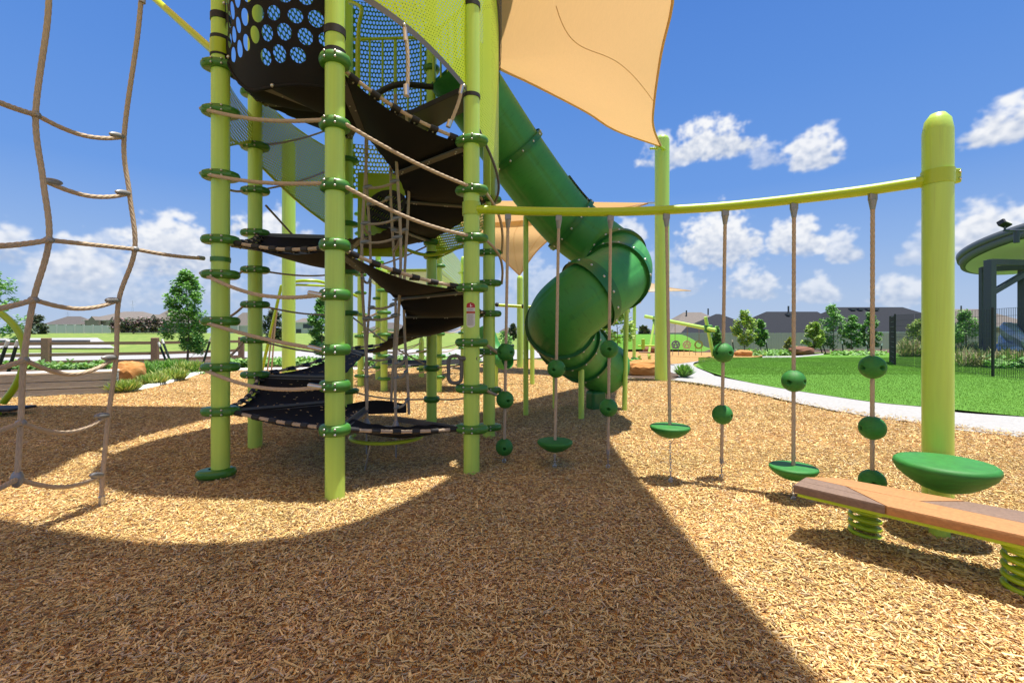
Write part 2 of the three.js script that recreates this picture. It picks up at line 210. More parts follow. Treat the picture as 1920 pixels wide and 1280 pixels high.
// chips that can be told apart: one loose heap
{
  const g = new THREE.BoxGeometry(1, 1, 1); { const p = g.attributes.position; for (let i = 0; i < p.count; i++) { const e = p.getX(i); p.setXYZ(i, p.getX(i) + 0.12 * p.getZ(i), p.getY(i) * (e > 0 ? 0.6 : 1), p.getZ(i) * (e > 0 ? 0.55 : 1)); } g.computeVertexNormals(); }
  const inside = (x, z) => { let r = false; const P = [V(-14, 0, 6), V(14, 0, 6), ...mulchEdge.slice().reverse()]; for (let i = 0, j = P.length - 1; i < P.length; j = i++) if ((P[i].z > z) !== (P[j].z > z) && x < (P[j].x - P[i].x) * (z - P[i].z) / (P[j].z - P[i].z) + P[i].x) r = !r; return r; };
  const tints = [[0.77, 0.58, 0.23], [0.66, 0.47, 0.17], [0.57, 0.39, 0.14], [0.44, 0.29, 0.11], [0.83, 0.66, 0.32], [0.28, 0.18, 0.085], [0.71, 0.515, 0.195], [0.57, 0.46, 0.275], [0.46, 0.28, 0.12], [0.80, 0.615, 0.265]].map(c => C(...c));
  const spots = []; // uneven bands: nearer chips lie denser
  for (const [z0, z1, per, k] of [[1.2, 2.0, 11500, 0.8], [2.0, 3, 9000, 0.85], [3, 4.5, 6500, 0.95], [4.5, 7, 3200, 1.15], [7, 11, 1200, 1.5], [11, 15, 500, 1.9]]) {
    const n = Math.round((z1 * z1 - z0 * z0) * 1.2 * per);
    for (let i = 0; i < n; i++) { const z = Math.sqrt(lerp(z0 * z0, z1 * z1, rnd())), x = (rnd() * 2 - 1) * 1.2 * z; if (inside(x, -z)) spots.push([x, z, k]); }
  }
  for (let i = 0; i < 2600; i++) { const k = 9 + Math.floor(rnd() * 8), t = rnd(), a = mulchEdge[k], b = mulchEdge[Math.min(17, k + 1)], off = Math.abs(rr(-1, 1) * rr(0, 0.45)); const p = a.clone().lerp(b, t), d = b.clone().sub(a).normalize(); const x = p.x + d.z * -off * -1, z = -(p.z - d.x * off * 1); spots.push([x, z, 1.2, 0.012]); }
  for (const [x, z, r0] of [[-2.245, 3.53, .064], [-1.19, 3.08, .064], [-0.322, 3.65, .064], [-0.2455, 4.9, .064], [-1, 5.7, .064], [-2.06, 5.75, .064], [-2.5, 4.46, .064], [2.56, 2.755, .074], [3.52, 10.75, .165]]) for (let i = 0; i < 420; i++) { const a = rnd() * 6.283, d = Math.pow(rnd(), 1.6) * 0.13, w = 0.6 + 0.4 * Math.sin(a * 2 + x * 7); spots.push([x + Math.cos(a) * (r0 + d), z + Math.sin(a) * (r0 + d), 0.8, Math.max(0, 0.032 - d * 0.3) * w * rnd()]); }
  const m = new THREE.InstancedMesh(g, std(C(1, 1, 1), 0.95), spots.length), o = new THREE.Object3D(); m.name = 'wood_chips'; m.userData = { kind: 'stuff', label: 'loose tan wood chips covering the playground floor', category: 'wood chips' };
  spots.forEach(([x, z, k, lift = 0], i) => {
    const big = rnd() < 0.07 ? rr(1.6, 2.4) : rnd() < 0.4 ? 0.6 : 1, w = rr(0.003, 0.0085) * (rnd() < 0.12 ? 1.7 : 1), l = rr(0.012, 0.042) * big * k;
    o.position.set(x, lift + 0.002 + rr(0, 0.011) + 0.006 * noise.noise(x * 1.3, z * 1.3, 4), -z); o.rotation.set(rr(-0.45, 0.45), rnd() * 6.283, rr(-0.26, 0.26)); o.scale.set(l, rr(0.002, 0.005), w * k); o.updateMatrix(); m.setMatrixAt(i, o.matrix);
    const n = noise.noise(x * 0.9, z * 0.9, 7) + 0.8 * noise.noise(x * 3.1, z * 3.1, 2) + 0.5 * noise.noise(x * 9, z * 9, 5); const tc = tints[Math.floor(rnd() * tints.length)].clone().multiplyScalar(rr(0.82, 1.12) * (1 + 0.16 * n)); tc.g *= 0.97 - 0.03 * n; m.setColorAt(i, tc);
  });
  m.castShadow = m.receiveShadow = true; scene.add(m);
}
{ // blades on the near lawn
  const g = new THREE.BufferGeometry(), p = []; for (let k = 0; k < 3; k++) { const a = k * 2.1, c = Math.cos(a), s = Math.sin(a); p.push(-0.003 * c, 0, -0.003 * s, 0.003 * c, 0, 0.003 * s, 0.012 * s, 0.022, -0.012 * c); }
  g.setAttribute('position', new THREE.Float32BufferAttribute(p, 3)); g.computeVertexNormals();
  const spots = []; let tries = 0; const edge = [[1310, 684], [1320, 694], [1400, 717], [1600, 750], [1740, 765], [1920, 783], [2100, 800]];
  while (spots.length < 90000 && tries++ < 400000) { const px = rr(1310, 1925), z = Math.sqrt(rr(36, 480)), py = HY + EYE * FOC / z; let lim = 800; for (let i = 1; i < edge.length; i++) if (px <= edge[i][0]) { lim = lerp(edge[i - 1][1], edge[i][1], (px - edge[i - 1][0]) / (edge[i][0] - edge[i - 1][0])); break; } if (py < lim && py > 671) spots.push([(px - CX) / FOC * z, z]); }
  const m = new THREE.InstancedMesh(g, std(C(1, 1, 1), 0.8), spots.length), o = new THREE.Object3D(); m.name = 'lawn_grass'; m.userData = { kind: 'stuff', label: 'short bright green lawn grass beyond the curving path', category: 'grass' };
  spots.forEach(([x, z], i) => { o.position.set(x, 0.018, -z); o.rotation.set(0, rnd() * 6, 0); o.scale.setScalar(rr(0.6, 1.15) * (z > 12 ? 1.6 : 1)); o.updateMatrix(); m.setMatrixAt(i, o.matrix); const n = 1 + 0.2 * noise.noise(x * 0.7, z * 0.7, 2); m.setColorAt(i, C(0.135 * n, rr(0.27, 0.32) * n, 0.024)); });
  m.receiveShadow = true; scene.add(m);
}

// ---------------------------------------------------------------- shade sails and their posts
const capPost = (x, z, r, h, y = -0.02) => { const pts = [[0, h], [r * 0.5, h - 0.012], [r * 0.85, h - 0.05], [r, h - 0.12], [r, y]].map(p => new THREE.Vector2(...p)); const g = new THREE.LatheGeometry(pts, 40); g.translate(x, 0, z); return g; };
function sail(name, label, L, R, billow, seams, group) {
  const t = thing(name, label, 'shade sail', [0, 0, 0], 0, group);
  const cl = curve(L), cr = curve(R);
  const S = (u, v) => { const a = cl.getPoint(u), b = cr.getPoint(u); return a.lerp(b, v).add(V(0, -billow * Math.sin(Math.PI * v) * Math.min(1, u * 3), 0)); };
  const g = grid(56, 20, S); mesh('fabric', g, M.sail, t);
  mesh('hem', [tube(cl, 0.022, 80, 6), tube(cr, 0.022, 60, 6)], M.hem, t);
  const uvAt = (px, py) => { let e = 1e9, o; for (let i = 0; i <= 160; i++) for (let j = 0; j <= 40; j++) { const p = S(i / 160, j / 40); if (p.z > -1) continue; const q = Math.hypot(CX + FOC * p.x / -p.z - px, HY - FOC * (p.y - EYE) / -p.z - py); if (q < e) { e = q; o = [i / 160, j / 40]; } } return o; };
  for (const v of seams) { const [a, b] = Array.isArray(v) ? [[uvAt(...v[1])[0], 1], uvAt(...v[2])] : [[0, v], [1, v]]; mesh('seam', tube(curve(Array.from({ length: 24 }, (_, i) => S(lerp(a[0], b[0], i / 23), lerp(a[1], b[1], i / 23)).add(V(0, -0.006, 0)))), 0.005, 60, 5), M.seam, t); }
  return t;
}
const P = (x, y, z) => V(x, y, -z);
const bigSail = sail('shade_sail', 'large orange shade sail stretched from the tall post over the tower', [P(3.42, 5.38, 10.5), P(2.1, 5.2, 9.25), at(1100, 210, 8.2), at(1000, 158, 6.6), at(930, 124, 5.6), P(-0.33, 4.36, 5.25), P(-0.02, 4.95, 4.45), P(0.25, 5.3, 3.6), P(-0.26, 5.6, 2.55), P(-1.04, 5.8, 2.35), P(-2.25, 5.9, 2.65), P(-3.8, 6, 3.35), P(-5.6, 6.1, 4.6), P(-5.9, 6.2, 0), P(-6, 6.2, -4.5)], [P(3.42, 5.38, 10.5), at(1226, 240, 9.4), at(1226, 200, 8.5), at(1240, 100, 7.1), at(1262, 0, 6.05), P(1.74, 5.6, 4.9), P(1.70, 5.8, 2.9), P(1.72, 5.9, 1.7), P(1.9, 6, 0), P(2.4, 6.1, -2), P(3, 6.2, -4.5)], 0.05, [['edge', [1224, 190], [1040, 4]]]);
mesh('corner_bracket', [rod(P(3.36, 5.36, 10.42), P(3.62, 5.36, 10.7), 0.03), ...[0, 1, 2, 3].map(i => ball(P(3.3 - i * 0.05, 5.3, 10.4), 0.03, 5))], M.lime, bigSail);
sail('shade_sail', 'out of frame orange shade sail over the left of the playground', [P(-3.0, 6.6, 6.7), P(-5, 6.6, 6.9), P(-8, 6.6, 7), P(-12, 6.6, 7.6)], [P(-3.0, 6.6, 6.7), P(-3.12, 6.6, 5.4), P(-3.1, 6.6, 4.2), P(-2.9, 6.6, 3.2), P(-5, 6.6, 2.6), P(-12, 6.6, 1)], 0.1, []);
const shadePost = (x, z, r, h, label) => tag(mesh('shade_post', [capPost(x, z, r, h)], M.post), label, 'post', 'tall shade sail posts');
shadePost(3.52, -10.75, 0.165, 5.75, 'tall pale green shade post where the big orange sail ends');
shadePost(3.2, 4.8, 0.165, 6.4, 'shade post behind the viewer on the right'); shadePost(-6.2, 4.8, 0.165, 6.4, 'shade post behind the viewer on the left'); shadePost(-5.9, -4.85, 0.12, 6.3, 'shade post just outside the left edge');
{ // further sails
  const g = sail('shade_sail', 'orange shade sail hanging behind the green tube slide', [at(974, 516, 14.6), at(935, 478, 14.8), at(900, 440, 15), at(860, 420, 15)], [at(974, 516, 14.6), at(1012, 465, 14.3), at(1070, 425, 13.6), at(1215, 381, 11.2)], 0.1, [0.4, 0.75]);
  const c1 = at(925, 376, 13), c2 = at(1215, 380, 11.2), c3 = at(860, 420, 15);
  mesh('fabric', grid(12, 8, (u, v) => c1.clone().lerp(c2, u).lerp(c3.clone().lerp(at(1070, 425, 13.6).lerp(c2, u * u), u), v * 0.98)), M.sail, g);
  mesh('chain', rod(at(1215, 380, 11.2), at(1232, 380, 10.8), 0.025, 6), M.steel, g);
  tag(mesh('shade_post', capPost(at(975, 516, 14.8).x, -14.8, 0.1, at(975, 516, 14.8).y), M.post), 'slim pale shade post under the hanging sail corner behind the slide', 'post', 'tall shade sail posts');
  sail('shade_sail', 'small distant orange shade sail right of the slide', [at(1296, 545, 36), at(1240, 546, 38), at(1190, 548, 40)], [at(1296, 545, 36), at(1240, 536, 40), at(1190, 520, 44)], 0.1, []);
  tag(mesh('shade_post', capPost(at(541, 262, 11).x, -11, 0.15, at(541, 262, 11).y), M.post), 'broad pale green shade post seen through the tower', 'post', 'tall shade sail posts');
}

// ---------------------------------------------------------------- climbing tower
const tower = thing('climbing_tower', 'tall lime green climbing tower with black spiral ramp and tan ropes', 'playground tower');
const T = { a: [-2.245, 3.53], b: [-1.19, 3.08], c: [-0.322, 3.65], d: [-0.2455, 4.9], e: [-1.0, 5.7], f: [-2.06, 5.75], g: [-2.5, 4.46] };
const PR = 0.064, mid = [-1.37, 4.5];
const hAt = (k, py) => EYE + (HY - py) / FOC * T[k][1];
const TP = (k, y, out = 0) => { const [x, z] = T[k], dx = x - mid[0], dz = z - mid[1], l = Math.hypot(dx, dz); return V(x + dx / l * out, y, -(z + dz / l * out)); };
for (const k in T) mesh('post', capPost(T[k][0], -T[k][1], PR, 5.95), M.post, tower);
const lens = (rx, rz, h) => { // rounded collar: an oval pod threaded on the post
  const prof = [[0.4, -0.5], [0.8, -0.5], [0.93, -0.38], [1, -0.12], [1, 0.12], [0.93, 0.38], [0.8, 0.5], [0.4, 0.5]].map(p => new THREE.Vector2(...p)), g = new THREE.LatheGeometry(prof, 28); g.scale(rx, h, rz); return g;
};
const oval = merge([lens(0.136, 0.092, 0.066), ...[-1, 1].flatMap(s => [box(0.045, 0.02, 0.006, s * 0.075, 0, 0.077 * 1), box(0.045, 0.02, 0.006, s * 0.075, 0, -0.077)])]);
const round = lens(0.104, 0.094, 0.074);
const boltGeo = new THREE.SphereGeometry(0.0085, 10, 6), bolts = merge([[-0.035, 0.018], [0.035, 0.018], [-0.035, -0.018], [0.035, -0.018]].map(([x, y]) => { const g = boltGeo.clone(); g.translate(x, y, 0.092); return g; }));
function clampOn(k, y, kind = 'oval', turn = null, bolt = true) {
  const [x, z] = T[k], m = mesh('clamp', kind === 'oval' ? oval : round, M.clamp, tower);
  m.position.set(x, y, -z); m.rotation.y = turn ?? Math.atan2(x - mid[0], -(z - mid[1]));
  if (bolt) { const b = mesh('bolts', bolts, M.steel, m); b.rotation.y = 0; }
}
const clamps = { a: [125, 210, 330, 450, 515, 602, 688, 770], b: [115, 235, 350, 460, 553, 655, 723, 805], c: [265, 357, 447, 540, 642, 728, 803], d: [375, 474, 531, 588, 659, 731, 800], e: [60, 130, 455, 480, 690, 748], f: [300, 420, 510, 587, 660, 733], g: [175, 275, 358, 437, 506, 571, 637, 702] };
const lean = { a: 0.25, b: 0, c: -0.25, d: -0.15, e: null, f: null, g: 0.1 };
for (const k in clamps) for (const py of clamps[k]) clampOn(k, hAt(k, py), k === 'b' || k === 'e' ? 'round' : 'oval', lean[k]);
for (const [k, py, w] of [['a', 35, .05], ['a', 75, .03], ['a', 105, .03], ['b', 62, .05], ['b', 100, .03], ['d', 20, .05], ['e', 475, .03], ['c', 182, .03], ['a', 487, .035], ['c', 12, .04]]) { const m = mesh('strap_band', new THREE.CylinderGeometry(PR + 0.006, PR + 0.006, w, 28), py === 487 ? M.clamp : M.strap, tower); m.position.copy(TP(k, hAt(k, py))); }
{ const m = mesh('clamp', oval, M.clamp, tower); m.position.set(T.a[0] - 0.02, 0.05, -T.a[1] + 0.02); m.rotation.y = 0.5; }
mesh('roof', [new THREE.LatheGeometry([[0.02, 6.75], [0.5, 6.45], [1.56, 5.98], [1.58, 5.93], [1.5, 5.95], [0.02, 6.6]].map(p => new THREE.Vector2(...p)), 48).translate(-1.37, 0, -4.6)], M.lime, tower);
// spiral ramp of rubber belts
const order = ['c', 'b', 'a', 'g', 'f', 'e', 'd'];
const turnY = [hAt('c', 803), hAt('b', 805), hAt('a', 770), hAt('g', 702), 0.93, 1.12, hAt('d', 588), hAt('c', 540), hAt('b', 460), hAt('a', 450), hAt('g', 437), 2.18, 2.28, 2.48, hAt('c', 265), hAt('b', 115), hAt('a', 125), 3.38, 3.56];
const beltTops = [];
const inner = (k, y, f = 0.27) => V(lerp(mid[0], T[k][0], f), y - 0.02, -lerp(mid[1], T[k][1], f));
for (let i = 0; i < turnY.length; i++) {
  const k = order[i % 7], o = TP(k, turnY[i] - 0.034, -0.08), n = inner(k, turnY[i] - 0.03);
  const m = mesh('belt_bar', [bar(o, n, 0.07, 0.012), bar(o.clone().add(V(0, 0.02, 0)), n.clone().add(V(0, 0.02, 0)), 0.012, 0.03)], M.darkMetal, tower);
  mesh('bolts', [0.08, 0.14, 0.45, 0.52, 0.85, 0.92].map((t, j) => ball(o.clone().lerp(n, t).add(V(j % 2 ? 0.015 : -0.015, -0.008, 0)), 0.007, 4)), M.steel, m);
  if (i === turnY.length - 1) break;
  const k2 = order[(i + 1) % 7], A = TP(k, turnY[i], -0.03), B = TP(k2, turnY[i + 1], -0.03), a = inner(k, turnY[i]), b = inner(k2, turnY[i + 1]);
  const cen = V(mid[0], 0, -mid[1]), mm = A.clone().lerp(B, 0.5), dirIn = V(cen.x - mm.x, 0, cen.z - mm.z).normalize(), edgeR = sag(A, B, 0.035, dirIn.clone().multiplyScalar(0.05)), oc = curve(edgeR);
  const narrow = i === 0 ? 0.45 : 1;
  const bf = (u, v) => { const p = oc.getPoint(u), q = a.clone().lerp(b, u).addScaledVector(dirIn, -0.03 * Math.sin(Math.PI * u)); const pt = p.clone().lerp(q, lerp(0.03, narrow, v)); pt.y -= (0.075 * Math.sin(Math.PI * u) * Math.sin(Math.PI * (v * 0.8 + 0.1)) + 0.012) + 0.006 * Math.sin(u * 25) * (v > 0.9 ? 1 : 0); return pt; }; beltTops.push(bf);
  mesh('belt', grid(24, 12, bf), i < 9 && i > 6 ? M.brown : M.rubber, tower);
  mesh('edge_rope', ropeGeo(oc), M.rope, tower);
  for (let s = 0; s < 6; s++) { const t = 0.12 + s * 0.152, p = oc.getPoint(t - 0.03), q = oc.getPoint(t + 0.03); const sl = mesh('belt_loop', [rod(p, q, 0.021, 12), bar(p.clone().lerp(q, .5), p.clone().lerp(q, .5).addScaledVector(dirIn, 0.06).add(V(0, -0.012, 0)), 0.065, 0.012)], M.strap, tower); mesh('rivet', ball(p.clone().lerp(q, 0.5).addScaledVector(dirIn, 0.035).add(V(0, -0.014, 0)), 0.008, 4), M.steel, sl); }
}
{ // chips kicked up onto the low belts
  const g = new THREE.BoxGeometry(0.022, 0.003, 0.006), n = 110, m = new THREE.InstancedMesh(g, std(C(0.62, 0.44, 0.22), 0.95), n), o = new THREE.Object3D(); m.name = 'spilled_chips'; m.userData = { kind: 'stuff', label: 'tan wood chips kicked onto the low black belts', category: 'wood chips' };
  for (let i = 0; i < n; i++) { const b = beltTops[1 + Math.floor(rnd() * 3)], p = b(rr(0.05, 0.95), Math.pow(rnd(), 0.8) * 0.9 + 0.03); o.position.copy(p).add(V(0, 0.004, 0)); o.rotation.set(rr(-0.2, 0.2), rnd() * 6, rr(-0.2, 0.2)); o.scale.setScalar(rr(0.6, 1.5)); o.updateMatrix(); m.setMatrixAt(i, o.matrix); }
  m.castShadow = m.receiveShadow = true; scene.add(m);
}
// hand ropes from post to post
const rope = (pts, r = 0.0125) => mesh('rope', ropeGeo(pts, r), M.rope, tower);
const end = (k, py, out = 0.06, side = 0) => { const p = TP(k, hAt(k, py), out); p.x += side; return p; };
for (const [k1, y1, k2, y2, drop] of [['a', 208, 'b', 234, .04], ['a', 328, 'b', 350, .03], ['a', 513, 'b', 555, .08], ['a', 602, 'b', 655, .02], ['a', 690, 'b', 724, .07], ['b', 234, 'c', 356, .03], ['b', 350, 'c', 446, .05]]) {
  const A = end(k1, y1, 0.055, k1 === 'a' ? -0.09 : 0.05), B = end(k2, y2, 0.07, k2 === 'b' ? -0.06 : -0.03), pts = sag(A, B, drop); rope(pts);
  if (y1 > 500) mesh('ferrule', rod(B.clone().lerp(A, 0.1), B, 0.016, 12), M.steel, tower);
}
for (const [y1, y2] of [[506, 510], [571, 587], [358, 300], [275, 225], [637, 660], [702, 733]]) rope(sag(end('g', y1, 0.05, 0.06), end('f', y2, 0.03), 0.05), 0.009);
for (const [y1, y2] of [[210, 275], [330, 358], [515, 506], [602, 571], [688, 637]]) rope(sag(end('a', y1, 0.07, -0.03), end('g', y2, 0.07, -0.03), 0.05), 0.01);
for (const [y1, y2] of [[357, 474], [447, 531], [642, 659], [728, 731]]) { const A = end('c', y1, 0.06, 0.05), B = end('d', y2, 0.06, 0.08); rope(sag(A, B, y1 > 600 ? 0.06 : -0.05, V(0.06, 0, 0)), 0.0115); }
for (const [y1, y2] of [[690, 659], [748, 731]]) rope(sag(end('e', y1, 0.03), end('d', y2, 0.03), 0.05), 0.009);
for (const [y1, y2] of [[510, 455], [587, 690], [733, 748]]) rope(sag(end('f', y1, 0.03), end('e', y2, 0.03), 0.05), 0.009);
// rope climber inside
{
  const vs = [[683, 4.2, 0], [746, 4.1, 1], [737, 4.6, 0], [762, 4.45, 1], [690, 4.75, 1]], H = 3.25;
  const pos = (i, y) => { const [px, z, s] = vs[i], w = 0.025 * Math.sin(y * 2.6 + i * 2.1 + s); return V((px - CX) / FOC * z + w, y, -z); };
  vs.forEach((_, i) => rope(Array.from({ length: 12 }, (_, j) => pos(i, 0.33 + (H - 0.33) * j / 11)), 0.0125));
  const links = [[0, 4], [4, 2], [2, 1], [1, 3], [0, 1], [3, 2]];
  for (const [lv, set] of [[0.45, [3]], [0.72, [0, 3]], [0.85, [1, 3]], [1.25, [0, 4]], [1.38, [1]], [1.62, [0, 5]], [1.95, [2, 4]], [2.12, [0, 4, 5]], [2.45, [1, 4]], [2.75, [0, 2]], [3.05, [4, 5]]]) for (const s of set) {
    const [a, b] = links[s], A = pos(a, lv), B = pos(b, lv + 0.03); rope(sag(A, B, 0.025), 0.011);
    for (const [p, q] of [[A, B], [B, A]]) { const d = q.clone().sub(p).normalize(), g = new THREE.SphereGeometry(0.02, 12, 8); g.scale(1, 1, 2.6); g.applyQuaternion(new THREE.Quaternion().setFromUnitVectors(V(0, 0, 1), d)); g.translate(p.x + d.x * 0.03, p.y + d.y * 0.03, p.z + d.z * 0.03); mesh('rope_clip', g, M.ferrule, tower); }
  }
  for (const i of [0, 1]) { const p = pos(i, 0.34); mesh('anchor_plate', [rod(p, p.clone().add(V(0, -0.07, 0)), 0.014, 12, 0.045), bar(p.clone().add(V(-0.09, -0.075, 0.02)), p.clone().add(V(0.3, -0.075, 0.02)), 0.06, 0.012), rod(p.clone().add(V(0, -0.07, 0)), p.clone().setY(-0.02), 0.008, 8)], M.ferrule, tower); }
  mesh('step_ring', tube(Array.from({ length: 14 }, (_, i) => { const a = -0.15 + i / 13 * 3.5; return V(-1.08 + 0.3 * Math.cos(a), 0.23, -3.95 + 0.26 * Math.sin(a)); }), 0.016, 40, 8), M.lime, tower);
  mesh('step_leg', rod(V(-1.2, -0.02, -3.72), V(-1.14, 0.23, -3.7), 0.008, 8), M.steel, tower);
}
// loose rubber flap over the low step
mesh('belt_flap', grid(16, 5, (u, v) => { const p = at(lerp(650, 762, u), 758 - 8 * Math.sin(u * Math.PI), 4.55), q = at(lerp(650, 762, u), 776 - 4 * (u - 0.5), 4.3); return p.lerp(q, v); }), M.rubber, tower);
// upper guards: perforated sheet and rails
const arc = (k1, k2, bulge, u) => { const [x1, z1] = T[k1], [x2, z2] = T[k2], mx = (x1 + x2) / 2 - mid[0], mz = (z1 + z2) / 2 - mid[1], l = Math.hypot(mx, mz), s = Math.sin(Math.PI * u) * bulge; return [lerp(x1, x2, u) + mx / l * s, lerp(z1, z2, u) + mz / l * s]; };
function panel(name, k1, k2, bulge, y0, y1, nu, nv, hole, mat, low, high, us = [0.06, 0.94]) {
  const S = (u, v) => { const [x, z] = arc(k1, k2, bulge, lerp(us[0], us[1], u)); return V(x, lerp(y0, y1, v), -z); };
  const m = mesh(name, perforated(S, nu, nv, hole, low, high), mat, tower); return [m, S];
}
const line = (S, f, mat, name, r = 0.018, host = tower) => mesh(name, tube(curve(Array.from({ length: 14 }, (_, i) => S(i / 13, f(i / 13)))), r, 40, 8), mat, host);
{ // guard over the front ramp, between the two nearest posts
  const y0 = 2.9, y1 = 4.7, lo = u => (3.45 - 0.44 * u - y0) / (y1 - y0);
  const [m, S] = panel('guard_panel', 'b', 'c', 0.12, y0, y1, 46, 76, 0.36, M.limeSheet, lo, undefined, [0.05, 0.97]);
  const pts = Array.from({ length: 16 }, (_, i) => S(i / 15, lo(i / 15))); for (let i = 0; i < 15; i++) { }
  mesh('guard_trim', grid(30, 1, (u, v) => { const p = S(u, lo(u) - 0.008 + v * 0.028); const [cx, cz] = [mid[0], mid[1]]; const d = V(p.x - cx, 0, p.z + cz).normalize(); return p.addScaledVector(d, 0.006); }), M.darkMetal, m);
  mesh('bolts', [0.05, 0.42, 0.95].map(t => ball(S(t, lo(t) + 0.006).add(V(0, 0, 0.012)), 0.014, 5)), M.steel, m);
  for (const [t, q] of [[0.42, at(762, 180, 3.2)], [0.93, at(840, 238, 3.55)]]) { const A = S(t, lo(t)); rope([A, A.clone().lerp(q, 0.35).add(V(0.015, 0, 0)), A.clone().lerp(q, 0.75).add(V(0.012, 0, 0)), q]); mesh('ferrule', [rod(A, A.clone().lerp(q, 0.2).add(V(0.006, 0, 0)), 0.016), rod(q, q.clone().lerp(A, 0.16), 0.02)], M.steel, tower); }
}
{ // right side guard and black net above it
  const y0 = 2.3, y1 = 4.6, lo = u => 0.06 + 0.16 * Math.pow(1 - u, 2), hi = u => 0.36 + 0.64 * Math.pow(1 - u, 0.75);
  const [m, S] = panel('guard_panel', 'c', 'd', 0.16, y0, y1, 46, 100, 0.42, M.limeSheet, lo, hi);
  line(S, lo, M.darkMetal, 'guard_trim', 0.012, m); line(S, hi, M.darkMetal, 'guard_trim', 0.014, m);
  panel('black_net', 'c', 'd', 0.19, 3.12, 5.2, 34, 56, 0.74, M.strap, u => Math.max(0, 0.01 + 0.73 * Math.pow(1 - u, 0.75) - 0.03));
}
{ // far side guards
  const [m, S] = panel('guard_panel', 'g', 'f', 0.1, 2.2, 3.45, 44, 46, 0.42, M.limeSheet, u => 0.46 - 0.34 * u, u => 1 - 0.1 * u); line(S, u => 0.46 - 0.34 * u, M.lime, 'guard_trim', 0.014, m);
  const [m2, S2] = panel('guard_panel', 'f', 'e', 0.12, 2.75, 3.5, 22, 14, 0.8, M.limeSheet, u => 0.12 + 0.1 * u); line(S2, u => 0.12 + 0.1 * u, M.lime, 'guard_trim', 0.03, m2);
  panel('hex_panel', 'f', 'e', 0.1, 3.75, 5.3, 22, 28, 0.82, M.clamp);
  panel('guard_panel', 'e', 'd', 0.1, 2.0, 2.5, 34, 16, 0.52, M.limeSheet, u => 0.05 + 0.5 * u);
  panel('guard_panel', 'a', 'g', 0.04, 2.55, 3.2, 26, 20, 0.55, M.limeSheet, u => 0.6 * u);
  panel('hex_panel', 'g', 'f', 0.1, 3.75, 5.3, 22, 26, 0.82, M.clamp);
}
{ // upper deck with railings
  const ks = ['f', 'e', 'd'], pts = ks.map(k => TP(k, 0, -0.02)), n = [inner('d', 0, 0.72), inner('e', 0, 0.62), inner('f', 0, 0.8)];
  mesh('deck', slab([...pts, ...n], 3.62, 3.68), M.strap, tower);
  mesh('deck_edge', tube([inner('f', 3.66, 0.5), inner('e', 3.66, 0.15).add(V(0.1, 0, 0)), inner('d', 3.66, 0.5)], 0.03, 30, 8), M.strap, tower);
  for (const [a, b, n2] of [['e', 'd', 7], ['f', 'e', 6]]) {
    const at2 = (u, y) => { const [x, z] = arc(a, b, 0.02, u); return V(lerp(x, mid[0], 0.06), y, -lerp(z, mid[1], 0.06)); };
    mesh('rail', [rod(at2(0.05, 3.76), at2(0.95, 3.76), 0.018), rod(at2(0.05, 4.75), at2(0.95, 4.75), 0.018)], M.lime, tower);
    for (let i = 0; i < n2; i++) { const u = 0.1 + i * 0.8 / (n2 - 1); mesh('baluster', rod(at2(u, 3.76), at2(u, 4.75), i % 3 ? 0.013 : 0.021, 10), M.lime, tower); }
  }
  mesh('hand_loop', tube([at(672, 200, 4), at(672, 60, 4), at(678, 20, 4), at(668, 8, 4.1), at(656, 5, 4.2)], 0.018, 30, 8), M.lime, tower);
}
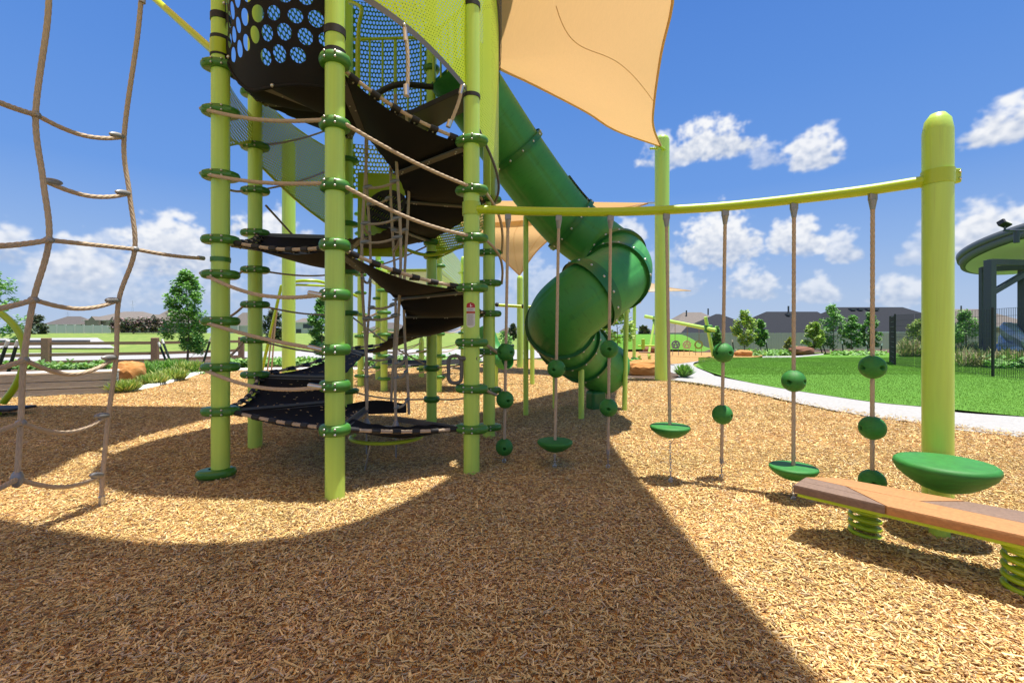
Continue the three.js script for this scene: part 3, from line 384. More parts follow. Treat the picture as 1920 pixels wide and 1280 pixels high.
{ // black moulded climbing wall with oval holes, upper left
  const S = (u, v) => { const [x, z] = arc('a', 'b', 0.24, lerp(0.03, 1.0, u)), l = Math.hypot(x - mid[0], z - mid[1]), k = -0.16 * Math.pow(1 - v, 3) + 0.02 * Math.sin(u * 9 + v * 7); return V(x + (x - mid[0]) / l * k, lerp(2.83, 3.95, v) - 0.05 * (u - 0.5), -(z + (z - mid[1]) / l * k)); };
  const nu = 9, nv = 9, pos = [], low = u => 0.015 + 0.34 * Math.pow(Math.max(0, 0.4 - u) / 0.4, 2), tri = (a, b, c) => { for (const p of [a, b, c]) pos.push(p.x, p.y, p.z); };
  for (let j = 0; j < nv; j++) for (let i = (j % 2 ? -0.5 : 0); i < nu; i++) {
    const u0 = Math.max(0, i / nu), u1 = Math.min(1, (i + 1) / nu), v0 = j / nv, v1 = (j + 1) / nv, uc = (u0 + u1) / 2, vc = (v0 + v1) / 2, N = 20;
    const full = u1 - u0 > 0.9 / nu && v0 > low(u0) && v0 > low(u1) && j > 0 && !(j === 1 && uc < 0.5) && !(uc > 0.86 && j % 3 === 1), ra = rr(0.68, 0.84), rb = rr(0.74, 0.87), tilt = rr(-0.4, 0.4), ju = rr(-0.06, 0.06), jv = rr(-0.06, 0.06);
    if (!full) { for (let a = 0; a < 5; a++) for (let b = 0; b < 5; b++) { const q = (s, t) => { const u = lerp(u0, u1, s / 5), v = Math.max(low(u), lerp(v0, v1, t / 5)); return S(u, v); }, A = q(a, b), B = q(a + 1, b), D = q(a + 1, b + 1), E = q(a, b + 1); tri(A, B, D); tri(A, D, E); } continue; }
    const out = [], inn = []; for (let k = 0; k < N; k++) { const a = (k + 0.5) / N * 6.2832, c = Math.cos(a), d = Math.sin(a), m = 1 / Math.max(Math.abs(c), Math.abs(d)); out.push(S(uc + c * m * 0.5 / nu, vc + d * m * 0.5 / nv)); inn.push(S(uc + 0.5 / nu * (ju * 2 + c * ra * Math.cos(tilt) - d * rb * Math.sin(tilt) * 0.4), vc + 0.5 / nv * (jv * 2 + d * rb + c * ra * Math.sin(tilt) * 0.4))); }
    for (let k = 0; k < N; k++) { const n = (k + 1) % N; tri(out[k], out[n], inn[k]); tri(out[n], inn[n], inn[k]); }
    for (const [cu, cv] of [[u0, v0], [u1, v0], [u0, v1], [u1, v1]]) { const cp = S(cu, cv); let best = 0, e = 1e9; out.forEach((p, k) => { const q = p.distanceTo(cp) + out[(k + 1) % N].distanceTo(cp); if (q < e) { e = q; best = k; } }); tri(out[best], cp, out[(best + 1) % N]); }
  }
  const g = new THREE.BufferGeometry(); g.setAttribute('position', new THREE.Float32BufferAttribute(pos, 3)); g.computeVertexNormals(); const m = mesh('climbing_wall', g, M.brown, tower);
  mesh('wall_edge', tube(curve(Array.from({ length: 20 }, (_, i) => S(i / 19, low(i / 19)))), 0.012, 50, 8), M.brown, m);
  mesh('bolts', [[0.03, 0.68], [0.08, 0.3], [0.92, 0.8], [0.95, 0.2], [0.55, 0.02]].map(([u, v]) => { return ball(S(u, v).add(V(0, 0, 0.008)), 0.014, 5); }), M.steel, m);
}
{ // slotted black hatch disc on its lime panel
  const s = new THREE.Shape(); s.absarc(0, 0, 0.25, 0, Math.PI * 2); for (let r = 0; r < 5; r++) for (let i = -7; i <= 7; i++) { const x = i * 0.03, y = (r - 2) * 0.082; if (Math.hypot(Math.abs(x) + 0.01, Math.abs(y) + 0.03) > 0.225) continue; const h = new THREE.Path(); h.absellipse(x, y, 0.0085, 0.031, 0, Math.PI * 2, true); s.holes.push(h); }
  const g = new THREE.ExtrudeGeometry(s, { depth: 0.02, bevelEnabled: false, curveSegments: 12 }); g.rotateZ(-0.5); g.rotateX(-0.25); const c = at(727, 393, 5.35); g.translate(c.x, c.y, c.z); mesh('slotted_disc', g, M.strap, tower);
  const b = at(655, 330, 5.55), e = at(765, 480, 5.5); mesh('hatch_panel', [box(0.55, 1.0, 0.02, c.x - 0.12, c.y - 0.02, c.z - 0.16, 0.12), tube([at(730, 455, 5.4), at(800, 478, 5.5), at(868, 462, 5.4)], 0.02, 20, 8)], M.lime, tower);
}
{ // sign, grab handle and the sloping brace
  const n = 256, c = document.createElement('canvas'); c.width = n; c.height = n * 2; const x = c.getContext('2d'); x.fillStyle = '#dfe0dc'; x.fillRect(0, 0, n, n * 2); x.fillStyle = '#b3182a'; x.fillRect(0, 0, n, 108); x.fillStyle = '#f0ece8'; x.beginPath(); x.arc(120, 44, 12, 0, 7); x.fill(); x.fillRect(106, 58, 30, 34); x.fillRect(136, 70, 34, 10); x.fillStyle = '#b9471f'; x.fillRect(0, 182, n, 42);
  x.fillStyle = '#6d6f78'; for (let i = 0; i < 5; i++) x.fillRect(26, 118 + i * 12, 204 - (i % 2) * 40, 5); for (let i = 0; i < 18; i++) x.fillRect(22, 236 + i * 13, 212 - (i * 37 % 60), 5);
  const t = new THREE.CanvasTexture(c); t.colorSpace = THREE.SRGBColorSpace;
  const g = grid(14, 24, (u, v) => { const y = v - 0.5, hw = Math.abs(y) > 0.36 ? Math.sqrt(Math.max(0.002, 1 - ((Math.abs(y) - 0.36) / 0.14) ** 2)) : 1, a = (u - 0.5) * 1.05 * hw; return V(T.c[0] + (PR + 0.003) * Math.sin(a - 0.02), hAt('c', 591) + y * 0.2, -T.c[1] + (PR + 0.003) * Math.cos(a - 0.02)); });
  const q = g.attributes.uv, pp = g.attributes.position; for (let i = 0; i < q.count; i++) q.setX(i, 0.5 + Math.asin(Math.max(-1, Math.min(1, (pp.getX(i) - T.c[0]) / (PR + 0.003)))) / 1.05);
  const sg = mesh('warning_sign', g, std(C(0.9, 0.9, 0.9), 0.4, { map: t }), tower); sg.userData.label = 'white warning label with red top and orange band';
  const z = 3.62, hp = (px, py) => at(px, py, z), h = [hp(841, 700), hp(841, 676), hp(845, 669), hp(853, 667), hp(861, 669), hp(865, 676), hp(865, 708), hp(861, 716), hp(853, 718), hp(845, 716), hp(841, 708), hp(841, 698)];
  mesh('grab_handle', [tube(h, 0.015, 60, 10), rod(hp(862, 672), hp(895, 672), 0.02, 12)], M.darkMetal, tower);
  mesh('brace', [rod(at(270, -20, 4.4), at(402, 98, 3.55), 0.03, 14)], M.lime, tower); mesh('collar', [new THREE.CylinderGeometry(PR + 0.008, PR + 0.008, 0.11, 28).translate(T.a[0], hAt('a', 92), -T.a[1])], M.lime, tower);
  mesh('wall_hanger', [rod(at(498, 385, 5), at(548, 440, 5.5), 0.012, 8)], M.darkMetal, tower);
}

// ---------------------------------------------------------------- tube slide
{
  const t = thing('tube_slide', 'dark green spiral tube slide coming down from the tower', 'slide');
  const pts = [at(852, 120, 5.3), at(910, 207, 5.6), at(985, 315, 5.95), at(1062, 413, 6.2), at(1126, 464, 6.2), at(1163, 497, 5.85), at(1146, 526, 5.35), at(1098, 557, 5.05), at(1060, 588, 5.1), at(1052, 615, 5.5), at(1075, 646, 6.1), at(1106, 672, 6.6), at(1134, 691, 6.95)], c = new THREE.CatmullRomCurve3(pts, false, 'centripetal'), R = 0.38;
  const cuts = [0, 0.17, 0.34, 0.46, 0.55, 0.635, 0.73, 0.81, 0.9, 1], sub = (a, b) => { const k = new THREE.Curve(); k.getPoint = u => c.getPointAt(Math.min(1, Math.max(0, lerp(a, b, u)))); return k; };
  for (let i = 0; i < cuts.length - 1; i++) {
    const k = sub(cuts[i], cuts[i + 1]), last = i === cuts.length - 2;
    const s = mesh('tube_section', sweep(k, 30, 96, (a, u) => R * (1 - 0.022 * Math.max(0, 1 - Math.abs(Math.sin(a * 3 + 0.4)) * 9) + (last ? 0.06 * u * u : 0))), M.slide, t);
    if (i) { const e = sub(cuts[i] - 0.005, cuts[i] + 0.005); mesh('flange', sweep(e, 2, 56, () => R + 0.04), M.flange, s); const p0 = c.getPointAt(cuts[i]), tg = c.getTangentAt(cuts[i]), n1 = V(0, 1, 0).cross(tg).normalize(), n2 = tg.clone().cross(n1); mesh('bolts', Array.from({ length: 14 }, (_, j) => { const a = j / 14 * 6.283; return ball(p0.clone().addScaledVector(n1, Math.cos(a) * (R + 0.035)).addScaledVector(n2, Math.sin(a) * (R + 0.035)), 0.016, 4); }), M.steel, s); const cap = [-1, 1].map(sd => { const q = new THREE.RingGeometry(R - 0.01, R + 0.04, 56); q.applyQuaternion(new THREE.Quaternion().setFromUnitVectors(V(0, 0, 1), tg)); const o = p0.clone().addScaledVector(tg, sd * 0.02); q.translate(o.x, o.y, o.z); return q; }); mesh('flange_face', cap, M.flange, s); }
  }
  const w = c.getPointAt(0.3), wt = c.getTangentAt(0.3), wr = V(0, 1, 0).cross(wt).normalize(), wu = wt.clone().cross(wr);
  const win = mesh('window', grid(12, 12, (u, v) => { const a = lerp(-0.5, 0.55, u), s = lerp(-0.22, 0.22, v), p = c.getPointAt(0.3 + s / c.getLength()); return p.addScaledVector(wu, Math.cos(a) * (R + 0.025)).addScaledVector(wr, -Math.sin(a) * (R + 0.025)); }), std(C(0.55, 0.6, 0.66), 0.1), t); win.userData.label = 'clear plastic window on top of the slide';
  mesh('exit_foot', rbox(0.26, 0.3, 0.2, c.getPointAt(0.96).x, 0.13, c.getPointAt(0.96).z, 0.5, 0.05), M.flange, t);
  for (const [px, py, ty, r] of [[1090, 786, 628, 0.038], [986, 779, 405, 0.035], [1171, 770, 575, 0.035], [1040, 766, 600, 0.03]]) { const b = F(px, py), top = EYE + (HY - ty) / FOC * -b.z; mesh('leg', [rod(V(b.x, -0.02, b.z), V(b.x + (px === 1171 ? 0.03 : 0), top, b.z), r, 16)], M.post, t); }
}

// ---------------------------------------------------------------- overhead bar with its hanging ropes
const barPts = [at(892, 392, 3.62), at(1000, 396, 3.66), at(1150, 397, 3.62), at(1280, 392, 3.48), at(1400, 383, 3.32), at(1600, 360, 3.0), at(1752, 337, 2.755)], barCurve = curve(barPts);
const barAt = px => { let best = barPts[0], e = 1e9; for (let i = 0; i <= 400; i++) { const p = barCurve.getPoint(i / 400), q = CX + FOC * p.x / -p.z; if (Math.abs(q - px) < e) { e = Math.abs(q - px); best = p; } } return best.clone(); };
{
  const t = thing('overhead_bar', 'curved lime green bar from the tower to the stout right post', 'play bar');
  mesh('bar', tube(barCurve, 0.034, 60, 18), M.lime, t);
  const b = at(1759, 337, 2.755), top = at(1758, 210, 2.755).y; mesh('post', capPost(b.x, b.z, 0.074, top), M.post, t).userData.label = 'stout pale green post with rounded top';
  const col = mesh('collar', [new THREE.CylinderGeometry(0.08, 0.08, 0.085, 36).translate(b.x, b.y + 0.012, b.z), rbox(0.05, 0.085, 0.04, b.x + 0.075, b.y + 0.012, b.z + 0.03)], M.lime, t); mesh('bolts', [[0.02], [-0.02]].map(([y]) => ball(V(b.x + 0.085, b.y + 0.012 + y, b.z + 0.052), 0.008, 4)), M.steel, col);
  const a = at(884, 392, 3.65); mesh('collar', [new THREE.CylinderGeometry(PR + 0.01, PR + 0.01, 0.1, 32).translate(a.x, a.y, a.z)], M.lime, t);
}
const podBall = (() => { const g = new THREE.SphereGeometry(0.074, 72, 54), p = g.attributes.position, v = V(0, 0, 0), dents = [V(0.62, 0.0, 0.78), V(-0.75, -0.05, 0.66), V(0.1, 0, -1)].map(d => d.normalize()); for (let i = 0; i < p.count; i++) { v.fromBufferAttribute(p, i); const n = v.clone().normalize(); let r = 0.074; r -= 0.0035 * Math.max(0, 1 - Math.abs(n.x * 0.97 + n.z * 0.2) * 26); r -= 0.002 * Math.max(0, 1 - Math.abs(n.y - 0.8) * 30); for (const d of dents) r -= 0.032 * sm(0.985, 0.99, n.dot(d)); if (Math.abs(n.y) > 0.975) r -= 0.004; v.copy(n).multiplyScalar(r); p.setXYZ(i, v.x, v.y, v.z); } g.computeVertexNormals(); return g; })();
const podDisc = (r, h) => new THREE.LatheGeometry([[0.0, -0.62], [0.25, -0.58], [0.5, -0.44], [0.75, -0.18], [0.93, 0.08], [1, 0.3], [0.985, 0.42], [0.93, 0.485], [0.86, 0.5], [0.85, 0.485], [0.84, 0.5], [0.5, 0.54], [0, 0.55]].map(([a, b]) => new THREE.Vector2(a * r, b * h)), 64);
const discS = podDisc(0.146, 0.085);
function link(a, b, n) { const gs = []; const d = b.clone().sub(a), L = d.length() / n, q = new THREE.Quaternion().setFromUnitVectors(V(0, -1, 0), d.clone().normalize()); for (let i = 0; i < n; i++) { const g = new THREE.TorusGeometry(0.0085, 0.003, 6, 14); g.scale(1, L / 0.0165 * 0.72, 1); g.rotateY(i % 2 ? 1.57 : 0.2); g.applyQuaternion(q); const p = a.clone().addScaledVector(d, (i + 0.5) / n); g.translate(p.x, p.y, p.z); gs.push(g); } return gs; }
const hanging = [
  [953, [945, 868], [['ball', 660], ['ball', 749], ['ball', 838]], 'hanging rope with three green balls beside the tower, leftmost of the row'],
  [1047, [1040, 878], [['ball', 691], ['disc', 835]], 'hanging rope with one ball above a dark green disc in shade'],
  [1146, [1140, 878], [['ball', 654], ['ball', 764]], 'hanging rope with two balls in front of the slide exit'],
  [1250, [1258, 905], [['disc', 808]], 'hanging rope with only a green disc and long chain below'],
  [1361, [1353, 897], [['ball', 661], ['ball', 777]], 'hanging rope with two balls standing alone in the sun'],
  [1488, [1488, 940], [['ball', 714], ['disc', 885]], 'hanging rope with a ball above a disc by the beam end'],
  [1637, [1636, 958], [['ball', 688], ['ball', 802], ['ball', 902]], 'hanging rope with three balls, nearest to the stout right post']];
for (const [tx, [ax, ay], items, label] of hanging) {
  const top = barAt(tx).add(V(0, -0.03, 0)), bot = F(ax, ay, 0.0), t = thing('pod_rope', label, 'climbing rope', [0, 0, 0], 0, 'ropes hanging from the overhead bar');
  const on = py => { let lo = 0, hi = 1; for (let i = 0; i < 40; i++) { const m = (lo + hi) / 2, p = top.clone().lerp(bot, m); if (HY - (p.y - EYE) * FOC / -p.z < py) lo = m; else hi = m; } return top.clone().lerp(bot, lo); };
  const disc = items.find(i => i[0] === 'disc'), ropeEnd = disc ? on(disc[1] + 2) : bot.clone().lerp(top, 0.06);
  mesh('hanger', [rbox(0.05, 0.05, 0.03, top.x, top.y - 0.02, top.z, 0, 0.008), rod(top.clone().add(V(0, -0.04, 0)), top.clone().lerp(bot, 0.05), 0.024, 14, 0.014).rotateX(0)], M.ferrule, t);
  mesh('lug', [rbox(0.035, 0.035, 0.02, top.x, top.y + 0.008, top.z, 0, 0.006)], M.lime, t);
  mesh('rope', ropeGeo(curve([top, top.clone().lerp(ropeEnd, 0.33), top.clone().lerp(ropeEnd, 0.66), ropeEnd]), 0.0115), M.rope, t);
  if (disc) { const p = ropeEnd.clone().add(V(0, -0.06, 0)); mesh('chain', link(p, bot.clone().add(V(0, 0.01, 0)), Math.max(4, Math.round(p.y / 0.034))), M.steel, t); } else mesh('chain', [rod(ropeEnd.clone().add(V(0, 0.04, 0)), ropeEnd, 0.015, 12), ...link(ropeEnd, bot, 3)], M.ferrule, t);
  mesh('anchor', [new THREE.TorusGeometry(0.014, 0.005, 6, 12).translate(bot.x, 0.018, bot.z)], M.steel, t);
  items.forEach(([k, py], j) => { const m = mesh(k === 'ball' ? 'ball' : 'disc', k === 'ball' ? podBall : discS, M.pod, t); m.position.copy(on(py)); if (k === 'ball') m.rotation.y = rr(-0.9, 0.9) + j * 1.3; });
}
{ // big stepping pod at the post
  const p = at(1772, 890, 2.5), t = thing('stepping_pod', 'large green saucer shaped step fixed to the stout right post', 'stepping pod');
  const m = mesh('saucer', podDisc(0.222, 0.15), M.pod, t); m.position.copy(p);
  mesh('stem', [rod(V(p.x, -0.02, p.z - 0.03), V(p.x, p.y - 0.03, p.z - 0.03), 0.045, 20)], M.post, t);
}
{ // balance beam on springs
  const t = thing('balance_beam', 'orange and brown plank balance beam on lime springs', 'balance beam'), y = 0.30, q = (px, py) => F(px, py, y);
  const n0 = q(1487, 908), nA = q(1662, 948), n1 = q(1920, 1004), f0 = q(1510, 894), fA = q(1572, 895), f1 = q(1920, 958);
  const ext = (a, b, k) => b.clone().add(b.clone().sub(a).multiplyScalar(k)), nR = ext(nA, n1, 0.9), fR = ext(fA, f1, 0.75);
  const cut = (a, b, k) => a.clone().lerp(b, k), g = 0.0;
  const n2 = cut(n0, f0, 0.5), e1 = q(1587, 911);
  const m1 = cut(nA, e1, 0.48);
  const pieces = [['plank', [n0, nA, m1, n2], 'b'], ['plank', [n2.clone(), m1.clone(), e1, f0], 'b'],
    ['plank', [nA, nR, cut(nR, fR, 0.33), cut(nA, e1, 0.48)], 'o'], ['plank', [cut(nA, e1, 0.48), cut(nR, fR, 0.33), cut(nR, fR, 0.42), q(1725, 939), cut(nA, e1, 0.98)], 'o'],
    ['plank', [f0, e1, q(1725, 939), q(1812, 938.5), fA], 'o'], ['plank', [q(1725, 939.2), cut(nR, fR, 0.43), fR, q(1812, 939)], 'b']];
  for (const [nm, pts, k] of pieces) { const c = pts.reduce((a, p) => a.clone().add(p), V(0, 0, 0)).divideScalar(pts.length), sh = pts.map(p => { const d = c.clone().sub(p); return p.clone().addScaledVector(d.normalize(), 0.0045); }); mesh(nm, toCreasedNormals(clean(slab(sh, y - 0.043, y, 0.003)), 0.5), k === 'b' ? M.plankBrown : M.plankOrange, t); }
  const sh2 = [n0, nR, fR, fA, f0].map(p => p.clone()), c2 = n0.clone().lerp(fR, 0.5); mesh('frame', slab(sh2.map(p => p.lerp(c2, 0.03)), y - 0.062, y - 0.045, 0.003), M.lime, t);
  for (const b of [F(1622, 1003), nR.clone().lerp(fR, 0.5).setY(0).lerp(nA.clone().lerp(fA, 0.5).setY(0), 0.44)]) {
    mesh('spring', tube(curve(Array.from({ length: 90 }, (_, i) => { const a = i / 89 * 6.283 * 4.6; return V(b.x + 0.066 * Math.cos(a), 0.0 + i / 89 * 0.19, b.z + 0.066 * Math.sin(a)); })), 0.0125, 300, 10), M.lime, t);
    mesh('spring_plate', new THREE.CylinderGeometry(0.075, 0.075, 0.05, 30).translate(b.x, y - 0.088, b.z), M.lime, t);
  }
}

// ---------------------------------------------------------------- rope net at the left
{
  const t = thing('rope_net', 'tan rope climbing net at the left edge tied to the tower', 'rope net');
  const v1 = [[92, -60], [88, 40], [66, 215], [80, 338], [91, 450], [62, 562], [44, 675], [38, 793], [31, 898]], v2 = [[268, -60], [258, 60], [232, 257], [242, 363], [252, 467], [222, 563], [217, 670], [203, 778], [192, 890], [190, 945]];
  const Z1 = 2.42, Z2 = 2.95, A = ([x, y]) => at(x, y, Z1), B = ([x, y]) => at(x, y, Z2 - Math.max(0, (y - 560) * -0.0001));
  mesh('rope', ropeGeo(v1.map(A), 0.0122, 0.9), M.rope, t); mesh('rope', ropeGeo(v2.map(B), 0.0122, 0.9), M.rope, t);
  const clip = (p, q, off = 0.045) => { const d = q.clone().sub(p).normalize(), g = new THREE.SphereGeometry(0.019, 16, 10); g.scale(1, 1, 3); g.applyQuaternion(new THREE.Quaternion().setFromUnitVectors(V(0, 0, 1), d)); const o = p.clone().addScaledVector(d, off); g.translate(o.x, o.y, o.z); const m = mesh('rope_clip', g, M.ferrule, t); mesh('rivet', ball(o.clone().addScaledVector(d, -0.02).add(V(0.006, 0, 0.017)), 0.006, 4), M.steel, m); };
  const knot = p => { const g = new THREE.SphereGeometry(0.024, 14, 10); g.scale(1, 0.85, 1); g.translate(p.x, p.y, p.z); mesh('knot', g, M.ferrule, t); };
  const off = (x, y) => at(x, y, 2.0);
  const rows = [[2, 2, [-60, 165], 0, 1, .05], [3, 3, null, 1, 1, .05], [4, 4, [-60, 462], 0, 0, .0], [5, 5, [-60, 585], 0, 1, .05], [6, 6, [-60, 700], 0, 1, .09], [7, 7, [-60, 818], 0, 1, .08], [8, 8, [-60, 935], 0, 1, .06]];
  for (const [i, j, l, c1, c2, d] of rows) {
    const p = A(v1[i]), q = B(v2[j]); mesh('rope', ropeGeo(sag(p, q, d), 0.0115), M.rope, t);
    if (l) mesh('rope', ropeGeo(sag(off(...l), p, 0.01), 0.0125), M.rope, t);
    if (c1) clip(p, q); else if (i === 8) mesh('knot', new THREE.SphereGeometry(0.032, 16, 12).scale(0.85, 1.45, 0.85).translate(p.x, p.y, p.z), M.ferrule, t); else knot(p);
    if (c2) clip(q, p); else knot(q);
  }
  const q = B(v2[4]), e = TP('a', hAt('a', 486), 0.06).add(V(-0.06, 0, 0)); mesh('rope', ropeGeo(sag(q, e, 0.01), 0.0115), M.rope, t); mesh('ferrule', rod(e.clone().lerp(q, 0.09), e, 0.016), M.ferrule, t);
  const b = B([190, 945]); mesh('ferrule', rod(b.clone().add(V(0, 0.05, 0)), b.clone().setY(-0.02), 0.018, 14), M.steel, t); const tp = B([266, -10]); mesh('ferrule', rod(tp, tp.clone().add(V(0, -0.05, 0)), 0.018), M.ferrule, t);
}
{ // spinner at the left edge
  const t = thing('sway_seat', 'curved lime arm with a black footboard at the left edge', 'playground spinner'), d = 6.2;
  mesh('arm', [tube([at(-40, 560, d), at(2, 588, d), at(30, 615, d), at(43, 645, d), at(44, 680, d), at(30, 720, d), at(5, 755, d)], 0.042, 40, 12)], M.lime, t);
  mesh('footboard', rbox(0.7, 0.035, 0.4, at(-10, 766, d).x, at(-10, 766, d).y, -d, 0.1, 0.012), M.strap, t);
  mesh('pivot', [rod(at(-5, 768, d), at(-5, 785, d).setY(-0.02), 0.04, 14)], M.lime, t);
}

// ---------------------------------------------------------------- plants
function leaves(n, place, size, hue, up = 0) { // many small folded leaves
  const pos = [], col = [];
  for (let i = 0; i < n; i++) {
    const p = place(i), s = size * rr(0.7, 1.4), a = rnd() * 6.283, e = up ? rr(0.5, 1.3) : rr(-0.8, 0.9), d = V(Math.cos(a) * Math.cos(e), Math.sin(e), Math.sin(a) * Math.cos(e)), w = V(-Math.sin(a), rr(-0.5, 0.5), Math.cos(a)).normalize().multiplyScalar(s * (up ? 0.07 : 0.42));
    const t = p.clone().addScaledVector(d, s), m = p.clone().addScaledVector(d, s * 0.5), l = m.clone().add(w), r = m.clone().sub(w), k = rr(0.7, 1.25), c = hue[Math.floor(rnd() * hue.length)];
    for (const v of [p, l, t, p, t, r]) { pos.push(v.x, v.y, v.z); col.push(c[0] * k, c[1] * k, c[2] * k); }
  }
  const g = new THREE.BufferGeometry(); g.setAttribute('position', new THREE.Float32BufferAttribute(pos, 3)); g.setAttribute('color', new THREE.Float32BufferAttribute(col, 3)); g.computeVertexNormals(); return g;
}
const hues = { oak: [[0.123, 0.319, 0.043], [0.174, 0.420, 0.065], [0.246, 0.522, 0.087]], dark: [[0.045, 0.098, 0.030], [0.075, 0.135, 0.038], [0.135, 0.120, 0.060]], lime: [[0.260, 0.442, 0.052], [0.364, 0.533, 0.065], [0.442, 0.572, 0.091]], myrtle: [[0.098, 0.140, 0.056], [0.308, 0.182, 0.182], [0.084, 0.154, 0.056], [0.420, 0.280, 0.266]], straw: [[0.490, 0.392, 0.196], [0.308, 0.350, 0.112], [0.196, 0.308, 0.070]], bed: [[0.121, 0.297, 0.041], [0.189, 0.432, 0.054], [0.297, 0.513, 0.081]], var: [[0.338, 0.486, 0.081], [0.513, 0.567, 0.162], [0.176, 0.324, 0.054]], yellow: [[0.390, 0.416, 0.039], [0.286, 0.351, 0.039]] };
function tree(name, label, px, basePy, topPy, halfW, depth, hue, n, leaf, o = {}) {
  const b = at(px, basePy, depth), h = at(px, topPy, depth).y - b.y, w = halfW / FOC * depth, t = thing(name, label, o.cat || 'tree', [b.x, b.y, b.z], 0, o.group), bare = o.bare ?? 0.2;
  const trunk = [V(0, -0.1, 0), V(rr(-.03, .03) * h, h * 0.4, 0), V(rr(-.03, .03) * h, h * 0.88, 0)];
  const clumps = []; const N = o.clumps || 46; for (let i = 0; i < N; i++) { const v = Math.pow((i + rnd() * 0.8) / N, 0.92), prof = (o.shape || (v => Math.pow(Math.sin(Math.PI * Math.min(1, 0.13 + v * 0.85)), 0.75) * (1.12 - 0.45 * v)))(v), a = rnd() * 6.283, r = w * prof * Math.sqrt(rr(0.1, 1)); clumps.push([V(Math.cos(a) * r, h * lerp(bare, 0.96, v), Math.sin(a) * r), w * rr(0.16, 0.34)]); }
  mesh('trunk', [sweep(curve(trunk), 10, 9, (a, u) => Math.max(0.006, 0.022 * h * 0.55 * (1.05 - u))), ...clumps.filter((_, i) => i % 3 === 0).map(([c]) => rod(V(0, Math.max(0.1, c.y - Math.hypot(c.x, c.z) * 0.9), 0), c, 0.006 * h * 0.5, 5, 0.002 * h * 0.5))], M.bark, t);
  mesh('crown', leaves(n, () => { const [c, r] = clumps[Math.floor(rnd() * clumps.length)], q = V(rr(-1, 1), rr(-0.8, 0.8), rr(-1, 1)); return c.clone().addScaledVector(q.normalize(), r * Math.cbrt(rnd())); }, leaf, hues[hue]), M.leaf, t);
  return t;
}
tree('oak_tree', 'young bright green tree with stakes behind the rail fence end', 350, 688, 506, 40, 15.5, 'oak', 7000, 0.09, { bare: 0.16, clumps: 60 });
tree('oak_tree', 'broad leafy tree cut off by the left edge', -16, 690, 500, 46, 18, 'oak', 3600, 0.11, { bare: 0.26 });
tree('oak_tree', 'bushy bright tree half hidden behind the nearest tower post', 604, 668, 558, 26, 20, 'oak', 6000, 0.13, { bare: 0.05 });
tree('magnolia_tree', 'small dark conical magnolia before the pale fence at left', 70, 632, 590, 14, 80, 'dark', 1600, 0.35, { bare: 0.08 });
tree('magnolia_tree', 'dark bronze magnolia between two left tower posts', 512, 640, 582, 24, 50, 'dark', 2200, 0.3, { bare: 0.08 });
[[222, 15], [248, 20], [272, 18], [298, 15]].forEach(([x, w], i) => tree('myrtle_shrub', ['leftmost pinkish crape myrtle before the big roofed house', 'wide pinkish crape myrtle second from left', 'pinkish crape myrtle third from left', 'rightmost pinkish crape myrtle near the gabled house'][i], x, 624, 597, w, 82, 'myrtle', 1300, 0.35, { bare: 0.15, cat: 'shrub', group: 'crape myrtles before the houses', shape: v => 1 - v * v * 0.5 }));
tree('oak_tree', 'sparse young tree under the slide bend', 1156, 672, 560, 34, 16, 'lime', 1500, 0.12, { bare: 0.3 });
[[1396, 656, 582, 22, 'lime', 'yellowish green round tree left of the hanging ropes on right'], [1426, 656, 598, 12, 'oak', 'small slim tree beside the yellowish tree'], [1344, 656, 612, 9, 'oak', 'small tree behind the tilted lime swing post'], [1562, 662, 570, 26, 'oak', 'tallest green tree in front of the dark roofs'], [1527, 662, 604, 17, 'lime', 'pale spreading shrub left of the tallest roof side tree'], [1598, 660, 592, 17, 'oak', 'green tree just right of the tallest roof side tree'], [1632, 660, 586, 17, 'oak', 'green tree crossed by the rightmost rope'], [1722, 668, 600, 26, 'lime', 'bushy yellow green tree behind the black gate panel'], [1812, 668, 582, 30, 'oak', 'rounded green tree behind the wire mesh fence']].forEach(([x, b, tp, w, h, l], i) => tree('park_tree', l, x, b, tp, w, 25 + (i % 4) * 1.3, h, 3000, 0.115, { bare: 0.14, group: 'young trees before the right hand houses' }));
tree('park_tree', 'dark rounded tree far behind the green mound', 1207, 640, 612, 11, 60, 'dark', 900, 0.4, { bare: 0.05 }); tree('park_tree', 'small dark tree far behind the white path', 962, 640, 608, 9, 55, 'dark', 900, 0.3, { bare: 0.1 });
tree('park_shrub', 'small shrub by the walk behind the leftmost rope', 945, 660, 622, 18, 26, 'oak', 900, 0.11, { bare: 0.1, cat: 'shrub' });
tree('park_shrub', 'yellow shrub before the fence between trees', 1482, 660, 634, 11, 28, 'yellow', 700, 0.13, { bare: 0.02, cat: 'shrub' });
function stakes(px, pz, list, label) { for (const [x0, y0, x1, y1] of list) { const a = at(x0, y0, pz), b = at(x1, y1, pz), t = thing('tree_stake', label(x0), 'stake', [0, 0, 0], 0, 'tree stakes'); mesh('shaft', rod(a, b.lerp(a, 0), 0.03, 8), M.stake, t); mesh('tip', rod(b, b.clone().add(b.clone().sub(a).normalize().multiplyScalar(0.14)), 0.032, 8), M.white, t); } }
stakes(0, 13.5, [[322, 686, 306, 644], [313, 682, 300, 650], [380, 682, 393, 640]], x => ({ 322: 'dark tree stake with pale tip, nearer the young left tree', 313: 'dark tree stake with pale tip, left of its twin', 380: 'dark leaning stake right of the young left tree' })[x]);
stakes(0, 9.5, [[14, 700, 29, 650], [-4, 690, 10, 650]], x => x > 0 ? 'thick dark stake with pale tip at left edge' : 'thick dark stake cut off by the left edge');
